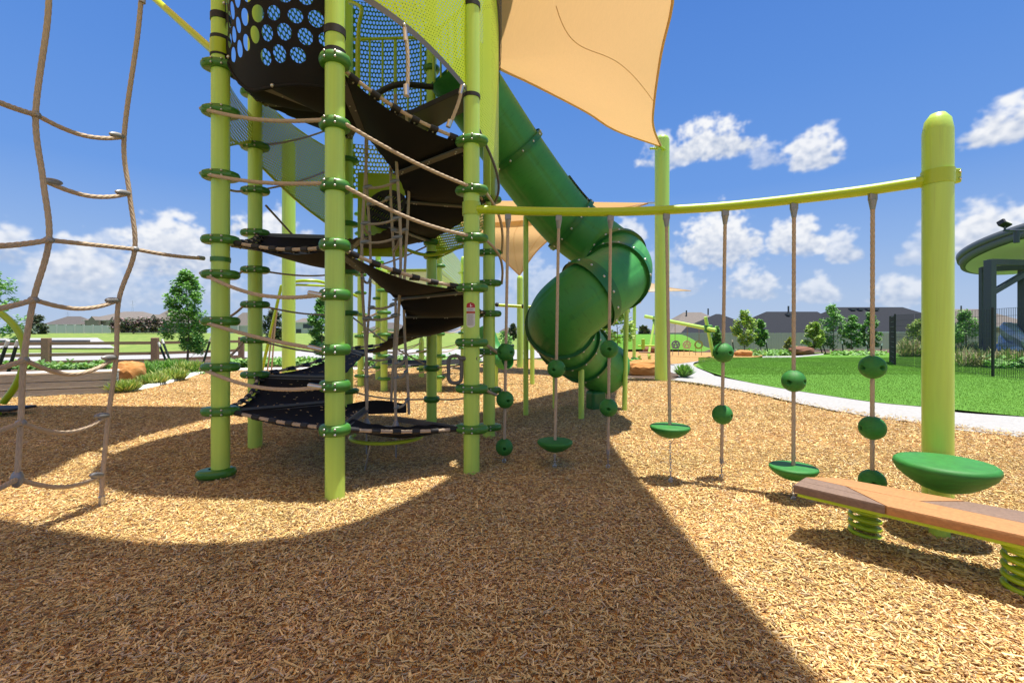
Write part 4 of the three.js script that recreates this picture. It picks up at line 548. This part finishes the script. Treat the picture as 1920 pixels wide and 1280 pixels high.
stakes(0, 25, [[1543, 664, 1536, 643], [1549, 663, 1543, 646], [1582, 664, 1580, 644], [1630, 664, 1626, 645], [1651, 664, 1654, 648], [1440, 660, 1437, 642], [1376, 657, 1374, 641]], x => `dark stake ${{ 1543: 'left of the tallest right tree', 1549: 'against the trunk of the tallest right tree', 1582: 'between the tallest tree and its neighbour', 1630: 'under the tree crossed by the rope', 1651: 'left of the black mesh fence end', 1440: 'beside the small slim tree', 1376: 'left of the yellowish round tree' }[x]}`);
function tuft(label, px, py, w, h, hue, n, group) { const b = F(px, py), s = -b.z / FOC, t = thing('garden_plant', label, 'plant', [b.x, 0.015, b.z], 0, group); mesh('leaves', leaves(n, () => { const a = rnd() * 6.28, r = Math.sqrt(rnd()) * w * s * 0.45; return V(Math.cos(a) * r, rr(0, 0.1) * h * s, Math.sin(a) * r); }, h * s * 0.72, hues[hue], 1), M.leaf, t); return t; }
for (const [x, y, w, h, hu, l] of [[230, 735, 46, 26, 'var', 'striped yellow green clump at the wall end by the boulder'], [285, 722, 40, 24, 'var', 'striped yellow green clump at the curb'], [322, 714, 44, 26, 'var', 'striped yellow green clump in the middle of the bed'], [262, 712, 40, 34, 'bed', 'dark green clump right of the boulder'], [300, 700, 50, 28, 'bed', 'green clump behind the striped plants'], [355, 700, 46, 26, 'var', 'striped clump nearest the front left post'], [330, 693, 40, 22, 'bed', 'green clump below the young left tree'], [1283, 708, 14, 26, 'bed', 'grassy tuft at the foot of the tall shade post']]) tuft(l, x, y, w, h, hu, 800, 'plants in the bed');
function cover(name, label, list, size, hue, n, up = 1) { const m = mesh(name, leaves(n, () => { const [x0, x1, y0, y1, h] = list[Math.floor(rnd() * list.length)], px = lerp(x0, x1, rnd()), py = lerp(y0, y1, rnd()), p = F(px, py); const k = 0.5 + 0.5 * noise.noise(p.x * 1.7, p.z * 1.7, 1); p.y = rnd() * h * k; return p; }, size, hues[hue], up), M.leaf); tag(m, label, 'ground cover', null, 'stuff'); }
cover('ground_cover', 'low green ground cover in the bed behind the grey wall and tower', [[-20, 210, 688, 694, .3], [400, 470, 684, 690, .35], [490, 620, 680, 688, .35], [620, 760, 682, 687, .3], [700, 900, 672, 678, .25], [220, 380, 692, 702, .2]], 0.13, 'bed', 9000, 0);
cover('ground_cover', 'leafy green plants by the orange boulder right of the slide', [[1172, 1215, 694, 702, .4], [1175, 1200, 686, 694, .4]], 0.13, 'bed', 2200, 0);
cover('ground_cover', 'mixed ornamental grasses behind the wire mesh fence', [[1690, 1735, 664, 670, .7], [1790, 1930, 668, 676, .55], [1800, 1930, 678, 690, .35]], 0.4, 'straw', 5200);
cover('ground_cover', 'low green border plants along the far lawn edge', [[1380, 1460, 660, 668, .25], [1560, 1660, 662, 667, .2], [1450, 1500, 660, 664, .15]], 0.16, 'bed', 3000, 0);
cover('ground_cover', 'green shrubs among the grasses near the pavilion', [[1850, 1930, 680, 692, .5]], 0.16, 'oak', 1600, 0);
// boulders
function rock(label, px, py, w, h, d, mat, s) { const b = F(px, py), g = new THREE.IcosahedronGeometry(0.5, 4), p = g.attributes.position; for (let i = 0; i < p.count; i++) { const v = V(p.getX(i), p.getY(i), p.getZ(i)), k = 1 + 0.55 * fbm(v.x * 1.7 + s, v.y * 1.7, v.z * 1.7, 2) + 0.25 * fbm(v.x * 6 + s, v.y * 6, v.z * 6, 3); v.multiplyScalar(k); v.x = Math.sign(v.x) * Math.pow(Math.abs(v.x), 0.72); v.y = Math.sign(v.y) * Math.pow(Math.abs(v.y), 0.75); v.z = Math.sign(v.z) * Math.pow(Math.abs(v.z), 0.75); p.setXYZ(i, v.x, v.y, v.z); } g.scale(w * -b.z / FOC, h * -b.z / FOC * 1.1, d); g.computeVertexNormals(); const m = mesh('boulder', toCreasedNormals(clean(g), 0.5), mat); m.position.set(b.x, h * -b.z / FOC * 0.46, b.z - d * 0.3); return tag(m, label, 'boulder', 'boulders'); }
rock('squarish orange sandstone boulder at the end of the grey wall', 229, 724, 38, 42, 0.5, M.boulder, 3); rock('low orange boulder beside the tall shade post', 1213, 705, 50, 26, 0.6, M.boulder, 8); rock('small orange boulder at the far lawn edge', 1397, 668, 24, 10, 0.6, M.boulder, 5); rock('dark red boulder at the lawn edge before the fence', 1508, 664, 34, 13, 0.8, M.redBoulder, 12); rock('dark boulder behind the second play area', 1228, 662, 30, 12, 0.8, M.redBoulder, 17);

// ---------------------------------------------------------------- left: wall, curb, rail fence, basin, houses
{
  const t = thing('board_wall', 'low grey board marked concrete wall with a white cap', 'wall'), a = F(-260, 758), b = F(214, 737), h = 0.40, dir = b.clone().sub(a).normalize(), nrm = V(dir.z, 0, -dir.x);
  const L = a.distanceTo(b), ry = -Math.atan2(dir.z, dir.x), c = a.clone().lerp(b, 0.5).add(V(-dir.z * -0.12, 0, 0));
  const hs = [0, 0.12, 0.25, 0.385]; for (let i = 0; i < 3; i++) for (let k = 0; k < 2; k++) { const w = L / 2, x = -L / 2 + w * (k + 0.5), m = mesh('board', rbox(w - 0.006, hs[i + 1] - hs[i] - 0.008, 0.26 + rr(-0.012, 0.012), 0, 0, 0, 0, 0.012), M.grayWall, t); m.position.copy(a.clone().lerp(b, (k + 0.5) / 2)).add(V(0, (hs[i] + hs[i + 1]) / 2, 0)).add(V(nrm.x * 0.13, 0, nrm.z * 0.13)); m.rotation.y = ry; }
  const m = mesh('cap', rbox(L, 0.045, 0.32, 0, 0, 0, 0, 0.015), M.cap, t); m.position.copy(a.clone().lerp(b, 0.5)).add(V(nrm.x * 0.14, h + 0.006, nrm.z * 0.14)); m.rotation.y = ry;
}
{ const pts = [F(214, 737), F(262, 731), F(300, 723), F(345, 711), F(378, 701), F(430, 695), F(560, 693), F(690, 693)]; const c = curve(pts); structure('curb', grid(80, 3, (u, v) => { const p = c.getPoint(u), tg = c.getTangent(u), n = V(tg.z, 0, -tg.x); return p.addScaledVector(n, [0, 0.003, 0.15, 0.153][v * 3 | 0]).setY([-.01, .055, .06, -.01][v * 3 | 0]); }), M.cap); }
{
  const t = thing('rail_fence', 'brown timber post and rail fence along the far walk', 'fence'); const post = [[-60, 13.6], [86, 14.6], [290, 15.8], [452, 18.5]].map(([x, d]) => { const p = at(x, 640, d); return V(p.x, 0, p.z); });
  for (const p of post) mesh('fence_post', rbox(0.2, 0.98, 0.18, p.x, 0.47, p.z, 0.3, 0.02), M.timber, t);
  for (let i = 0; i < post.length - 1; i++) for (const y of [0.18, 0.42, 0.78]) { const a = post[i].clone().setY(y), b = post[i + 1].clone().setY(y); const g = bar(a, b, 0.07, 0.10); mesh('rail', g, M.timber, t); }
}
const gz = (px, d) => terrain((px - CX) / FOC * d, -d);
{ // drainage basin
  const q = (px, py, d) => { const p = at(px, py, d); p.y = Math.max(p.y, gz(px, d) + 0.03); return p; };
  const t = thing('concrete_basin', 'pale concrete drainage slope with dark openings on the far grass', 'concrete slope');
  const quad = (a, b, c, d) => grid(1, 1, (u, v) => a.clone().lerp(b, u).lerp(d.clone().lerp(c, u), v));
  mesh('slope', quad(q(-60, 634, 46), q(182, 633, 46), q(216, 652, 32), q(-60, 652, 32)), M.concrete, t); mesh('opening', [box(9, 0.6, 0.3, at(60, 644, 38).x, at(60, 644, 38).y, -38, 0.04), box(5, 0.3, 0.3, at(20, 651, 36).x, at(20, 651, 36).y, -35)], M.darkMetal, t);
}
function house(label, x0, x1, eavePy, ridgePy, depth, basePy, o = {}) {
  const w = (x1 - x0) / FOC * depth, c = at((x0 + x1) / 2, basePy, depth), e = at(0, eavePy, depth).y - c.y, r = at(0, ridgePy, depth).y - c.y, D = o.deep || w * 0.7, t = thing('house', label, 'house', [c.x, c.y, c.z - D / 2], o.turn || 0, o.group);
  mesh('wall', [box(w * 0.94, e + 0.4, D * 0.94, 0, e / 2 - 0.2, 0)], o.wall || M.brickPale, t);
  const hw = w / 2, hd = D / 2, rl = o.ridge ?? 0.35, rx = hw * rl, off = (o.skew || 0) * hw, tri = [];
  const A = V(-hw, e, hd), B = V(hw, e, hd), Cc = V(hw, e, -hd), Dd = V(-hw, e, -hd), R1 = V(-rx + off, r, 0), R2 = V(rx + off, r, 0);
  for (const f of [[A, B, R2], [A, R2, R1], [B, Cc, R2], [Cc, Dd, R1], [Cc, R1, R2], [Dd, A, R1], [A, Dd, B], [Dd, Cc, B]]) for (const v of f) tri.push(v.x, v.y, v.z);
  const g = new THREE.BufferGeometry(); g.setAttribute('position', new THREE.Float32BufferAttribute(tri, 3)); g.setAttribute('uv', new THREE.Float32BufferAttribute(tri.flatMap((_, i) => i % 3 === 0 ? [tri[i] * 0.5, tri[i + 1] * 0.7] : []), 2)); g.computeVertexNormals(); const roof = mesh('roof', g, o.roof || M.roofDark, t);
  mesh('fascia', [box(w, 0.16, 0.05, 0, e - 0.06, hd + 0.03), box(0.05, 0.16, D, -hw - 0.03, e - 0.06, 0), box(0.05, 0.16, D, hw + 0.03, e - 0.06, 0)], M.trim, t);
  for (const [u, s] of o.vents || []) mesh('roof_vent', box(w * 0.035, 0.22, 0.5, u * hw, lerp(e, r, s) + 0.1, hd * (1 - s)), M.darkMetal, roof);
  for (const [u, s] of o.pipes || []) mesh('vent_pipe', rod(V(u * hw, lerp(e, r, s) - 0.1, hd * (1 - s)), V(u * hw, lerp(e, r, s) + 0.7, hd * (1 - s)), 0.09, 8), M.darkMetal, roof);
  for (const [u, y, ww, hh] of o.windows || []) { const m = mesh('window', box(ww, hh, 0.08, u * hw, y * e, hd * 0.94 + 0.02), M.glass, t); mesh('window_frame', [box(ww + 0.2, 0.1, 0.1, u * hw, y * e - hh / 2, hd * 0.94 + 0.03), box(ww + 0.2, 0.1, 0.1, u * hw, y * e + hh / 2, hd * 0.94 + 0.03)], M.trim, m); }
  for (const [u, gw, gh, gb] of o.gables || []) { const z = hd + 0.6, G = [[-gw, gb], [gw, gb], [0, gh]].map(([x, y]) => V(u * hw + x * hw, lerp(e, r, y), z)), bk = V(u * hw, lerp(e, r, gh), 0); const gp = []; for (const f of [[G[0], G[2], bk], [G[2], G[1], bk]]) for (const v of f) gp.push(v.x, v.y + 0.1, v.z); const q = new THREE.BufferGeometry(); q.setAttribute('position', new THREE.Float32BufferAttribute(gp, 3)); q.computeVertexNormals(); mesh('gable_roof', q, o.roof || M.roofDark, t); const wq = new THREE.BufferGeometry(); wq.setAttribute('position', new THREE.Float32BufferAttribute(G.flatMap(v => [v.x, v.y, v.z]), 3)); wq.computeVertexNormals(); mesh('gable_wall', [clean(wq), box(gw * 2 * hw * 0.96, e, 0.6, u * hw, e / 2, hd + 0.28)], o.gableWall || o.wall || M.brickPale, t); }
  return t;
}
const bg = 'houses across the park';
house('low brown roofed house at far left behind the pale fence', 78, 150, 608, 592, 105, 626, { roof: M.roofGray, group: bg, windows: [[-.5, .5, 1.2, 1.2], [.4, .5, 1.2, 1.2]] });
house('large two storey house with hipped brown roof at left', 152, 276, 600, 582, 105, 626, { roof: M.roofTan, group: bg, ridge: 0.3, windows: [[-.75, .7, 1.5, 1], [-.5, .35, 1.2, .9], [.35, .7, 1.6, 1], [.7, .7, 1.6, 1]], gables: [[-.62, .22, .35, -.5], [.0, .2, .3, -.6]] });
house('brick gabled house behind the crape myrtles and young tree', 268, 352, 605, 578, 98, 628, { roof: M.roofTan, group: bg, gables: [[-.45, .4, .55, -.1]] });
house('tan roofed house seen between the two left tower posts', 425, 480, 610, 585, 90, 634, { roof: M.roofTan, group: bg, wall: M.siding, gables: [[-.5, .35, .5, 0]] });
house('white two storey house behind the broad shade post', 546, 590, 604, 596, 90, 632, { roof: M.roofTan, group: bg, wall: M.siding, windows: [[.2, .75, 1, 1], [-.4, .4, 1, 1], [.6, .75, .8, 1]] });
house('distant low house behind the leftmost rope', 936, 972, 621, 614, 110, 632, { roof: M.roofGray, group: bg });
house('distant low house in the gap of the tower', 690, 760, 616, 604, 110, 632, { roof: M.roofGray, group: bg, wall: M.siding });
const bg2 = 'houses behind the right hand fence';
house('tan hipped roof house behind the shade post', 1256, 1400, 624, 582, 52, 660, { roof: M.roofTan, group: bg2, ridge: 0.25, pipes: [[-.25, .8], [.4, .9]], deep: 9 });
house('dark slate roof house with pointed hip, second from left', 1318, 1450, 624, 585, 46, 660, { roof: M.roofDark, group: bg2, ridge: 0.06, deep: 9, windows: [[-.4, .55, 1, .8], [-.15, .55, 1, .8]] });
house('dark roofed house with a pale gable end, middle of the row', 1416, 1608, 626, 580, 44, 660, { roof: M.roofDark, group: bg2, ridge: 0.55, skew: 0.28, deep: 9, pipes: [[.18, .95]], vents: [[.08, .8]], windows: [[-.5, .5, .8, .8], [.0, .5, 1.6, .9]] });
house('large dark roofed house with four roof vents, by the right post', 1572, 1850, 622, 570, 42, 660, { roof: M.roofDark, group: bg2, ridge: 0.5, deep: 10, vents: [[-.34, .86], [-.23, .86], [-.1, .86], [.0, .86]], windows: [[.0, .5, 2, 1]] });
house('tan roofed house behind the pavilion', 1778, 1960, 612, 576, 60, 660, { roof: M.roofTan, group: bg2, ridge: 0.4, deep: 9, pipes: [[-.1, .9]] });
{ // fences of boards and panels
  const t = thing('board_fence', 'long weathered board fence before the right hand houses', 'fence'), Zf = 38, x0 = at(1240, 0, Zf).x, x1 = at(1960, 0, Zf).x, y0 = gz(1500, Zf) - 0.1, n = 150;
  for (let i = 0; i < n; i++) { const x = lerp(x0, x1, (i + 0.5) / n); mesh('board', box((x1 - x0) / n - 0.015, 1.62 + rr(-0.01, 0.01), 0.025, x, y0 + 0.85, -Zf + rr(-0.006, 0.006)), M.fence, t); }
  mesh('rail', [box(x1 - x0, 0.09, 0.05, (x0 + x1) / 2, y0 + 1.3, -Zf - 0.05), box(x1 - x0, 0.09, 0.05, (x0 + x1) / 2, y0 + 0.4, -Zf - 0.05)], M.fencePost, t);
  const p = thing('panel_fence', 'pale grey panel fence before the left hand houses', 'fence'), Zp = 88;
  for (let i = 0; i < 11; i++) { const xa = at(20 + i * 17, 0, Zp).x, xb = at(37 + i * 17, 0, Zp).x, g0 = gz(30 + i * 17, Zp); mesh('panel', box(xb - xa - 0.1, 1.5, 0.08, (xa + xb) / 2, g0 + 0.75, -Zp), M.fencePost, p); mesh('fence_post', box(0.3, 1.65, 0.2, xa, g0 + 0.8, -Zp + 0.02), M.fencePost, p); }
}
function pylon(label, px, top, base, depth) { const t = thing('power_pylon', label, 'pylon'), s = depth / FOC, b = at(px, base, depth), h = at(px, top, depth).y - b.y, w = 3 * s; const gs = []; for (const k of [-1, 1]) gs.push(rod(V(b.x + k * w, b.y, b.z), V(b.x, b.y + h, b.z), 0.12 * s, 4)); for (let i = 1; i < 5; i++) { const y = b.y + h * i / 5, q = w * (1 - i / 5); gs.push(rod(V(b.x - q, y, b.z), V(b.x + q, y + h * 0.1, b.z), 0.08 * s, 4)); } mesh('mast', gs, M.fence, t); mesh('crossarm', [rod(V(b.x - 6 * s, b.y + h * 0.95, b.z), V(b.x + 6 * s, b.y + h * 0.95, b.z), 0.12 * s, 4), rod(V(b.x - 5 * s, b.y + h * 0.78, b.z), V(b.x + 5 * s, b.y + h * 0.78, b.z), 0.12 * s, 4)], M.fence, t); }
pylon('faint distant power pylon above the large left house', 248, 563, 600, 420); pylon('fainter distant power pylon above the far left house', 126, 584, 606, 460);

// ---------------------------------------------------------------- right: mound, mesh fence, pavilion
{ const pts = [], g = grid(40, 16, (u, v) => { const px = lerp(1085, 1345, u), z = lerp(27, 36, v), hgt = 1.15 * Math.sin(Math.PI * Math.min(1, v * 0.9 + 0.02)) ** 0.6 * sm(1, 0.72, u) * sm(-0.05, 0.2, u) ** 0.5; const p = at(px, 640, z); p.y = Math.max(-0.1, gz(px, z)) + hgt - 0.02; return p; }); const uv = g.attributes.uv, p = g.attributes.position; for (let i = 0; i < p.count; i++) uv.setXY(i, p.getX(i), p.getZ(i)); structure('grass_mound', g, M.turf); }
{
  const t = thing('mesh_fence', 'black welded wire mesh fence with end gate panel at right', 'wire fence');
  const A = at(1679, 660, 15.6), B = at(1930, 660, 10.6), a = V(A.x, 0, A.z), b = V(B.x, 0, B.z), h0 = 1.75, L = a.distanceTo(b), dir = b.clone().sub(a).normalize();
  for (const i of [0, 2, 4]) { const p = a.clone().lerp(b, i / 5); mesh('fence_post', box(0.045, h0 + 0.03, 0.045, p.x, h0 / 2, p.z, 0.5), M.wire, t); }
  for (let k = 0; k < 5; k++) { const p = a.clone().lerp(b, k / 5), q = a.clone().lerp(b, (k + 1) / 5), gs = []; const n = Math.round(L / 5 / 0.052); for (let i = 1; i < n; i++) { const c = p.clone().lerp(q, i / n); gs.push(box(0.006, h0 - 0.06, 0.006, c.x, h0 / 2, c.z)); } for (let j = 0; j < 10; j++) gs.push(rod(p.clone().setY(0.06 + j * 0.185), q.clone().setY(0.06 + j * 0.185), 0.004, 5)); mesh('mesh_panel', gs, M.wire, t); }
  const c = at(1671, 660, 17.2), d = V(c.x, 0, c.z); const gs = []; for (let j = 0; j < 10; j++) gs.push(rod(a.clone().setY(0.08 + j * 0.18), d.clone().setY(0.08 + j * 0.18), 0.012, 5)); for (let i = 0; i <= 26; i++) { const e = a.clone().lerp(d, i / 26); gs.push(box(0.008, h0 - 0.05, 0.008, e.x, h0 / 2, e.z)); } mesh('mesh_panel', gs, M.wire, t); mesh('fence_post', box(0.07, h0, 0.07, d.x, h0 / 2, d.z), M.wire, t);
}
{
  const t = thing('pavilion', 'round dark grey steel pavilion with ring roof at right', 'pavilion'), Z = 17, c = at(2036, 0, Z), R = 3.35, yr = at(0, 470, Z - 0.5).y;
  const ring = new THREE.LatheGeometry([[1.2, 0.05], [R - 0.12, 0], [R, 0.02], [R + 0.02, 0.2], [R - 0.02, 0.22], [R - 0.02, 0.25], [R + 0.07, 0.26], [R + 0.08, 0.46], [R - 0.2, 0.5], [1.2, 0.62]].map(p => new THREE.Vector2(...p)), 80); ring.rotateX(-0.2); ring.translate(c.x, yr + 0.25, -Z); mesh('roof_ring', ring, M.slateRim, t);
  const ceil = new THREE.RingGeometry(1.2, R - 0.15, 64); ceil.rotateX(Math.PI / 2); ceil.translate(0, -0.02, 0); ceil.rotateX(-0.2); ceil.translate(c.x, yr + 0.25, -Z); mesh('ceiling', ceil, M.ceil, t);
  for (const [px, z, w] of [[1857, Z - 0.6, 0.24], [1841, Z + 1.3, 0.12], [1921, Z + 0.8, 0.26]]) { const p = at(px, 0, z); mesh('column', rbox(w, yr - 0.35, w, p.x, (yr - 0.35) / 2, -z, 0.15, 0.01), M.slate, t); mesh('beam', [bar(V(p.x, yr - 0.42, -z), V(c.x, yr - 0.42, -Z), 0.2, 0.2), bar(V(p.x + 0.1, yr - 1.5, -z), V(lerp(p.x, c.x, 0.5), yr - 0.5, lerp(-z, -Z, 0.5)), 0.16, 0.16)], M.slate, t); }
  const f = (px, py) => at(px, py, Z - 1.5); const l = thing('flood_light', 'black flood lamp on a mast above the pavilion roof', 'lamp'); mesh('mast', [rod(f(1907, 455), f(1907, 432), 0.08, 12), rod(f(1883, 432), f(1960, 432), 0.035, 8), rod(f(1885, 432), f(1885, 424), 0.03, 8)], M.slate, l); const hp = f(1884, 419), hd = mesh('lamp_head', rbox(0.36, 0.18, 0.22, 0, 0, 0, 0, 0.03), M.wire, l); hd.position.copy(hp); hd.rotation.set(-0.5, 0.3, -0.1); mesh('lamp_lens', box(0.28, 0.1, 0.02, 0, -0.01, 0.112), M.ceil, hd);
  const s = thing('grey_sculpture', 'silvery folded metal form under the pavilion', 'sculpture'); const sg = []; for (let i = 0; i < 7; i++) { const p = at(1890 + i * 7, 652 - (i % 3) * 14, 18 + (i % 2) * 0.5); const g = new THREE.IcosahedronGeometry(0.42, 1); g.scale(1.5, 0.8 + 0.3 * (i % 2), 0.9); g.rotateZ(0.5 * i); g.rotateY(i); g.translate(p.x, p.y - 0.1, p.z); sg.push(clean(g)); } mesh('folded_sheet', sg.map(g => { g.computeVertexNormals(); return g; }), M.silver, s);
}
// ---------------------------------------------------------------- second play area
{
  const Z = 21, q = (x, y, z = Z) => at(x, y, z), t = thing('swing_set', 'lime swing frame with slanted beam and crossed legs beyond the path', 'swing');
  mesh('beam', rod(q(1210, 593, 23), q(1343, 619, 20), 0.085, 14), M.post, t); mesh('leg', rod(q(1228, 598, 22.6), q(1216, 668, 22), 0.06, 12), M.post, t); mesh('leg', rod(q(1323, 594, 20.3), q(1338, 668, 20.5), 0.075, 12), M.post, t); mesh('leg', rod(q(1329, 620, 20.4), q(1335, 655, 21.4), 0.06, 12), M.timber, t); mesh('joint', [rbox(0.35, 0.35, 0.28, q(1328, 616, 20.4).x, q(1328, 616, 20.4).y, -20.4, 0, 0.08), rbox(0.2, 0.3, 0.25, q(1228, 598, 22.6).x, q(1228, 598, 22.6).y, -22.6, 0, 0.06)], M.clamp, t);
  for (const x of [1266, 1289, 1311]) mesh('chain', rod(q(x, 605 + (x - 1266) * 0.2, 21.6), q(x, 640, 21.6), 0.012, 5), M.timber, t);
  for (const [x, col, l] of [[1267, plate(0.2, 0.22, 0.24), 'grey round play panel, leftmost before the mound'], [1288, plate(0.62, 0.58, 0.28), 'cream round play panel with dark marks, middle one before the mound'], [1310, plate(0.3, 0.34, 0.06), 'olive ring play panel, rightmost before the mound']]) {
    const p = q(x, 646, 22.5), g = thing('play_panel', l, 'play panel', [p.x, 0, p.z], 0, 'round play panels before the mound'), s = new THREE.Shape(); s.absarc(0, 0, 0.21, 0, Math.PI * 2); for (const [hx, hy, r] of x === 1310 ? [[0, 0, .14]] : [[-.08, .07, .035], [.08, .07, .035], [0, -.08, .05], [0, .02, .025], [-.13, -.04, .025], [.13, -.04, .025]]) { const h = new THREE.Path(); h.absarc(hx, hy, r, 0, Math.PI * 2, true); s.holes.push(h); }
    const m = mesh('panel', new THREE.ExtrudeGeometry(s, { depth: 0.03, bevelEnabled: false, curveSegments: 20 }), col, g); m.position.y = p.y; for (const k of [-1, 1]) mesh('leg', rod(V(k * 0.14, -0.02, 0), V(k * 0.14, p.y - 0.12, 0), 0.014, 8), col, g);
  }
  const u = thing('seesaw', 'lime and brown rocking frame left of the shade post base', 'playground seesaw'); mesh('pole', rod(q(1190, 560, 19), q(1189, 672, 19), 0.07, 12), M.post, u); mesh('brace', rod(q(1183, 605, 19), q(1191, 664, 19), 0.045, 10), M.post, u); mesh('foot', new THREE.CylinderGeometry(0.14, 0.16, 0.1, 20).translate(q(1190, 668, 19).x, 0.05, -19), M.clamp, u); mesh('seat_bar', rod(q(1196, 648, 19.5), q(1232, 648, 19.5), 0.035, 8), M.lime, u); mesh('seat', rbox(0.14, 0.45, 0.08, q(1206, 645, 19.5).x, q(1206, 645, 19.5).y, -19.5, 0, 0.02), M.lime, u);
  const w = thing('rocker', 'low brown rocker on two lime springs beside the pole', 'spring rocker'); mesh('board', rod(q(1198, 660, 18), q(1220, 661, 18), 0.03, 8), M.timber, w); for (const x of [1199, 1218]) mesh('spring', tube(Array.from({ length: 30 }, (_, i) => { const p = q(x, 662, 18); return V(p.x + 0.06 * Math.cos(i), i / 30 * 0.25, p.z + 0.06 * Math.sin(i)); }), 0.015, 90, 6), M.lime, w);
  const r = thing('ring_climber', 'yellow green ring climber peeking behind the slide', 'climber'); mesh('ring', tube(Array.from({ length: 20 }, (_, i) => { const a = 0.2 + i / 19 * 2.7; return V(q(1113, 640, 17).x + 0.28 * Math.cos(a), 0.75 + 0.55 * Math.sin(a), -17); }), 0.09, 40, 10), M.lime, r); mesh('leg', rod(V(q(1135, 0, 17).x, 0, -17), V(q(1139, 0, 17).x, 1.45, -17), 0.06, 10), M.post, r); mesh('leg', rod(V(q(1127, 0, 17).x, 0, -17), V(q(1127, 0, 17).x, 0.8, -17), 0.05, 10), M.post, r);
}
{ // a second climbing structure behind the tower
  const t = thing('rear_climber', 'further lime climbing frame seen through the tower ropes', 'playground climber');
  const ps = [[676, 724, 380], [709, 712, 380], [720, 733, 500], [790, 707, 632], [822, 735, 440], [868, 700, 480], [1, 1, 1]].slice(0, 6).map(([x, y, tp]) => [F(x, y), tp]);
  ps.forEach(([b, tp]) => { const h = EYE + (HY - tp) / FOC * -b.z; mesh('post', capPost(b.x, b.z, 0.066, h), M.post, t); for (let y = 0.25; y < h - 0.1; y += 0.42) { const m = mesh('clamp', oval, M.clamp, t); m.position.set(b.x, y + rr(-0.05, 0.05), b.z); m.rotation.y = rr(-0.5, 0.5); } });
  const pp = (i, y) => V(ps[i][0].x, y, ps[i][0].z);
  for (const [a, b] of [[0, 2], [0, 1], [2, 3], [2, 4], [4, 5], [3, 5], [1, 3]]) for (const y of [0.35, 0.75, 1.15, 1.5]) if (y < 1.2 || b < 3) mesh('rope', tube(sag(pp(a, y), pp(b, y + 0.12), 0.08), 0.011, 20, 6), M.rope, t);
  mesh('belt', grid(12, 4, (u, v) => at(lerp(715, 862, u), lerp(672, 682, v) + 3 * Math.sin(u * 3), lerp(9.6, 8.6, v))), M.brown, t);
  mesh('belt', grid(12, 4, (u, v) => at(lerp(724, 770, u), lerp(625, 640, v), lerp(9.6, 8.8, v))), M.rubber, t);
  mesh('deck', slab([F(690, 716), F(724, 732), F(825, 733), F(868, 700), F(720, 700)].map(p => p.setY(0)), 2.3, 2.36), M.lime, t);
  const S = (u, v) => { const p = pp(4, 0).lerp(pp(5, 0), u); p.y = lerp(2.0, 3, v); return p; }; mesh('guard_panel', perforated(S, 26, 16, 0.6), M.limeSheet, t);
  const s2 = thing('rear_slide_base', 'small green slide trough end behind the right tower posts', 'slide'); mesh('trough', sweep(curve([at(905, 615, 9), at(920, 655, 8.9), at(940, 680, 8.7), at(950, 678, 8.6)]), 20, 20, a => 0.16 + 0.05 * Math.sin(a)), M.slide, s2); mesh('leg', rod(at(931, 682, 8.8), at(931, 692, 8.8).setY(-0.02), 0.03, 8), M.post, s2);
  const ar = thing('swing_arch', 'lime arch swing with ropes seen left of the nearest post', 'swing'), Z = 12; mesh('leg', rod(at(488, 680, Z).setY(-0.02), at(527, 536, Z), 0.04, 10), M.lime, ar); mesh('arch', [tube([at(526, 537, Z), at(545, 529, Z), at(575, 526, Z), at(612, 531, Z + .3), at(680, 560, Z + 1)], 0.04, 30, 8), tube([at(526, 538, Z), at(550, 534, Z), at(612, 536, Z)], 0.03, 20, 8)], M.lime, ar); for (const [a, b] of [[524, 500], [523, 508]]) mesh('rope', tube([at(a, 552, Z), at(lerp(a, b, .5), 610, Z), at(b, 690, Z).setY(0.02)], 0.02, 12, 6), M.rope, ar);
  const lb = thing('far_beam', 'short lime bar with dark knobs behind the leftmost rope', 'play bar'); mesh('bar', rod(at(935, 572, 10), at(1006, 576, 10), 0.035, 12), M.lime, lb); for (const x of [932, 981]) mesh('knob', ball(at(x, x > 950 ? 574 : 571, 10), 0.05, 8), M.strap, lb); mesh('post', rod(at(998, 575, 10), at(998, 700, 10).setY(-0.02), 0.05, 10), M.post, lb);
  const tb = thing('picnic_table', 'dark metal picnic table behind the slide end', 'table'); { const p = at(944, 650, 16); mesh('table_top', box(0.75, 0.05, 0.7, p.x, 0.68, p.z), M.wire, tb); for (const k of [-1, 1]) { mesh('leg', rod(V(p.x + k * 0.28, -0.02, p.z), V(p.x + k * 0.22, 0.68, p.z), 0.03, 8), M.wire, tb); mesh('seat', box(0.25, 0.04, 0.7, p.x + k * 0.6, 0.42, p.z), M.wire, tb); } }
}
renderer.render(scene, camera);
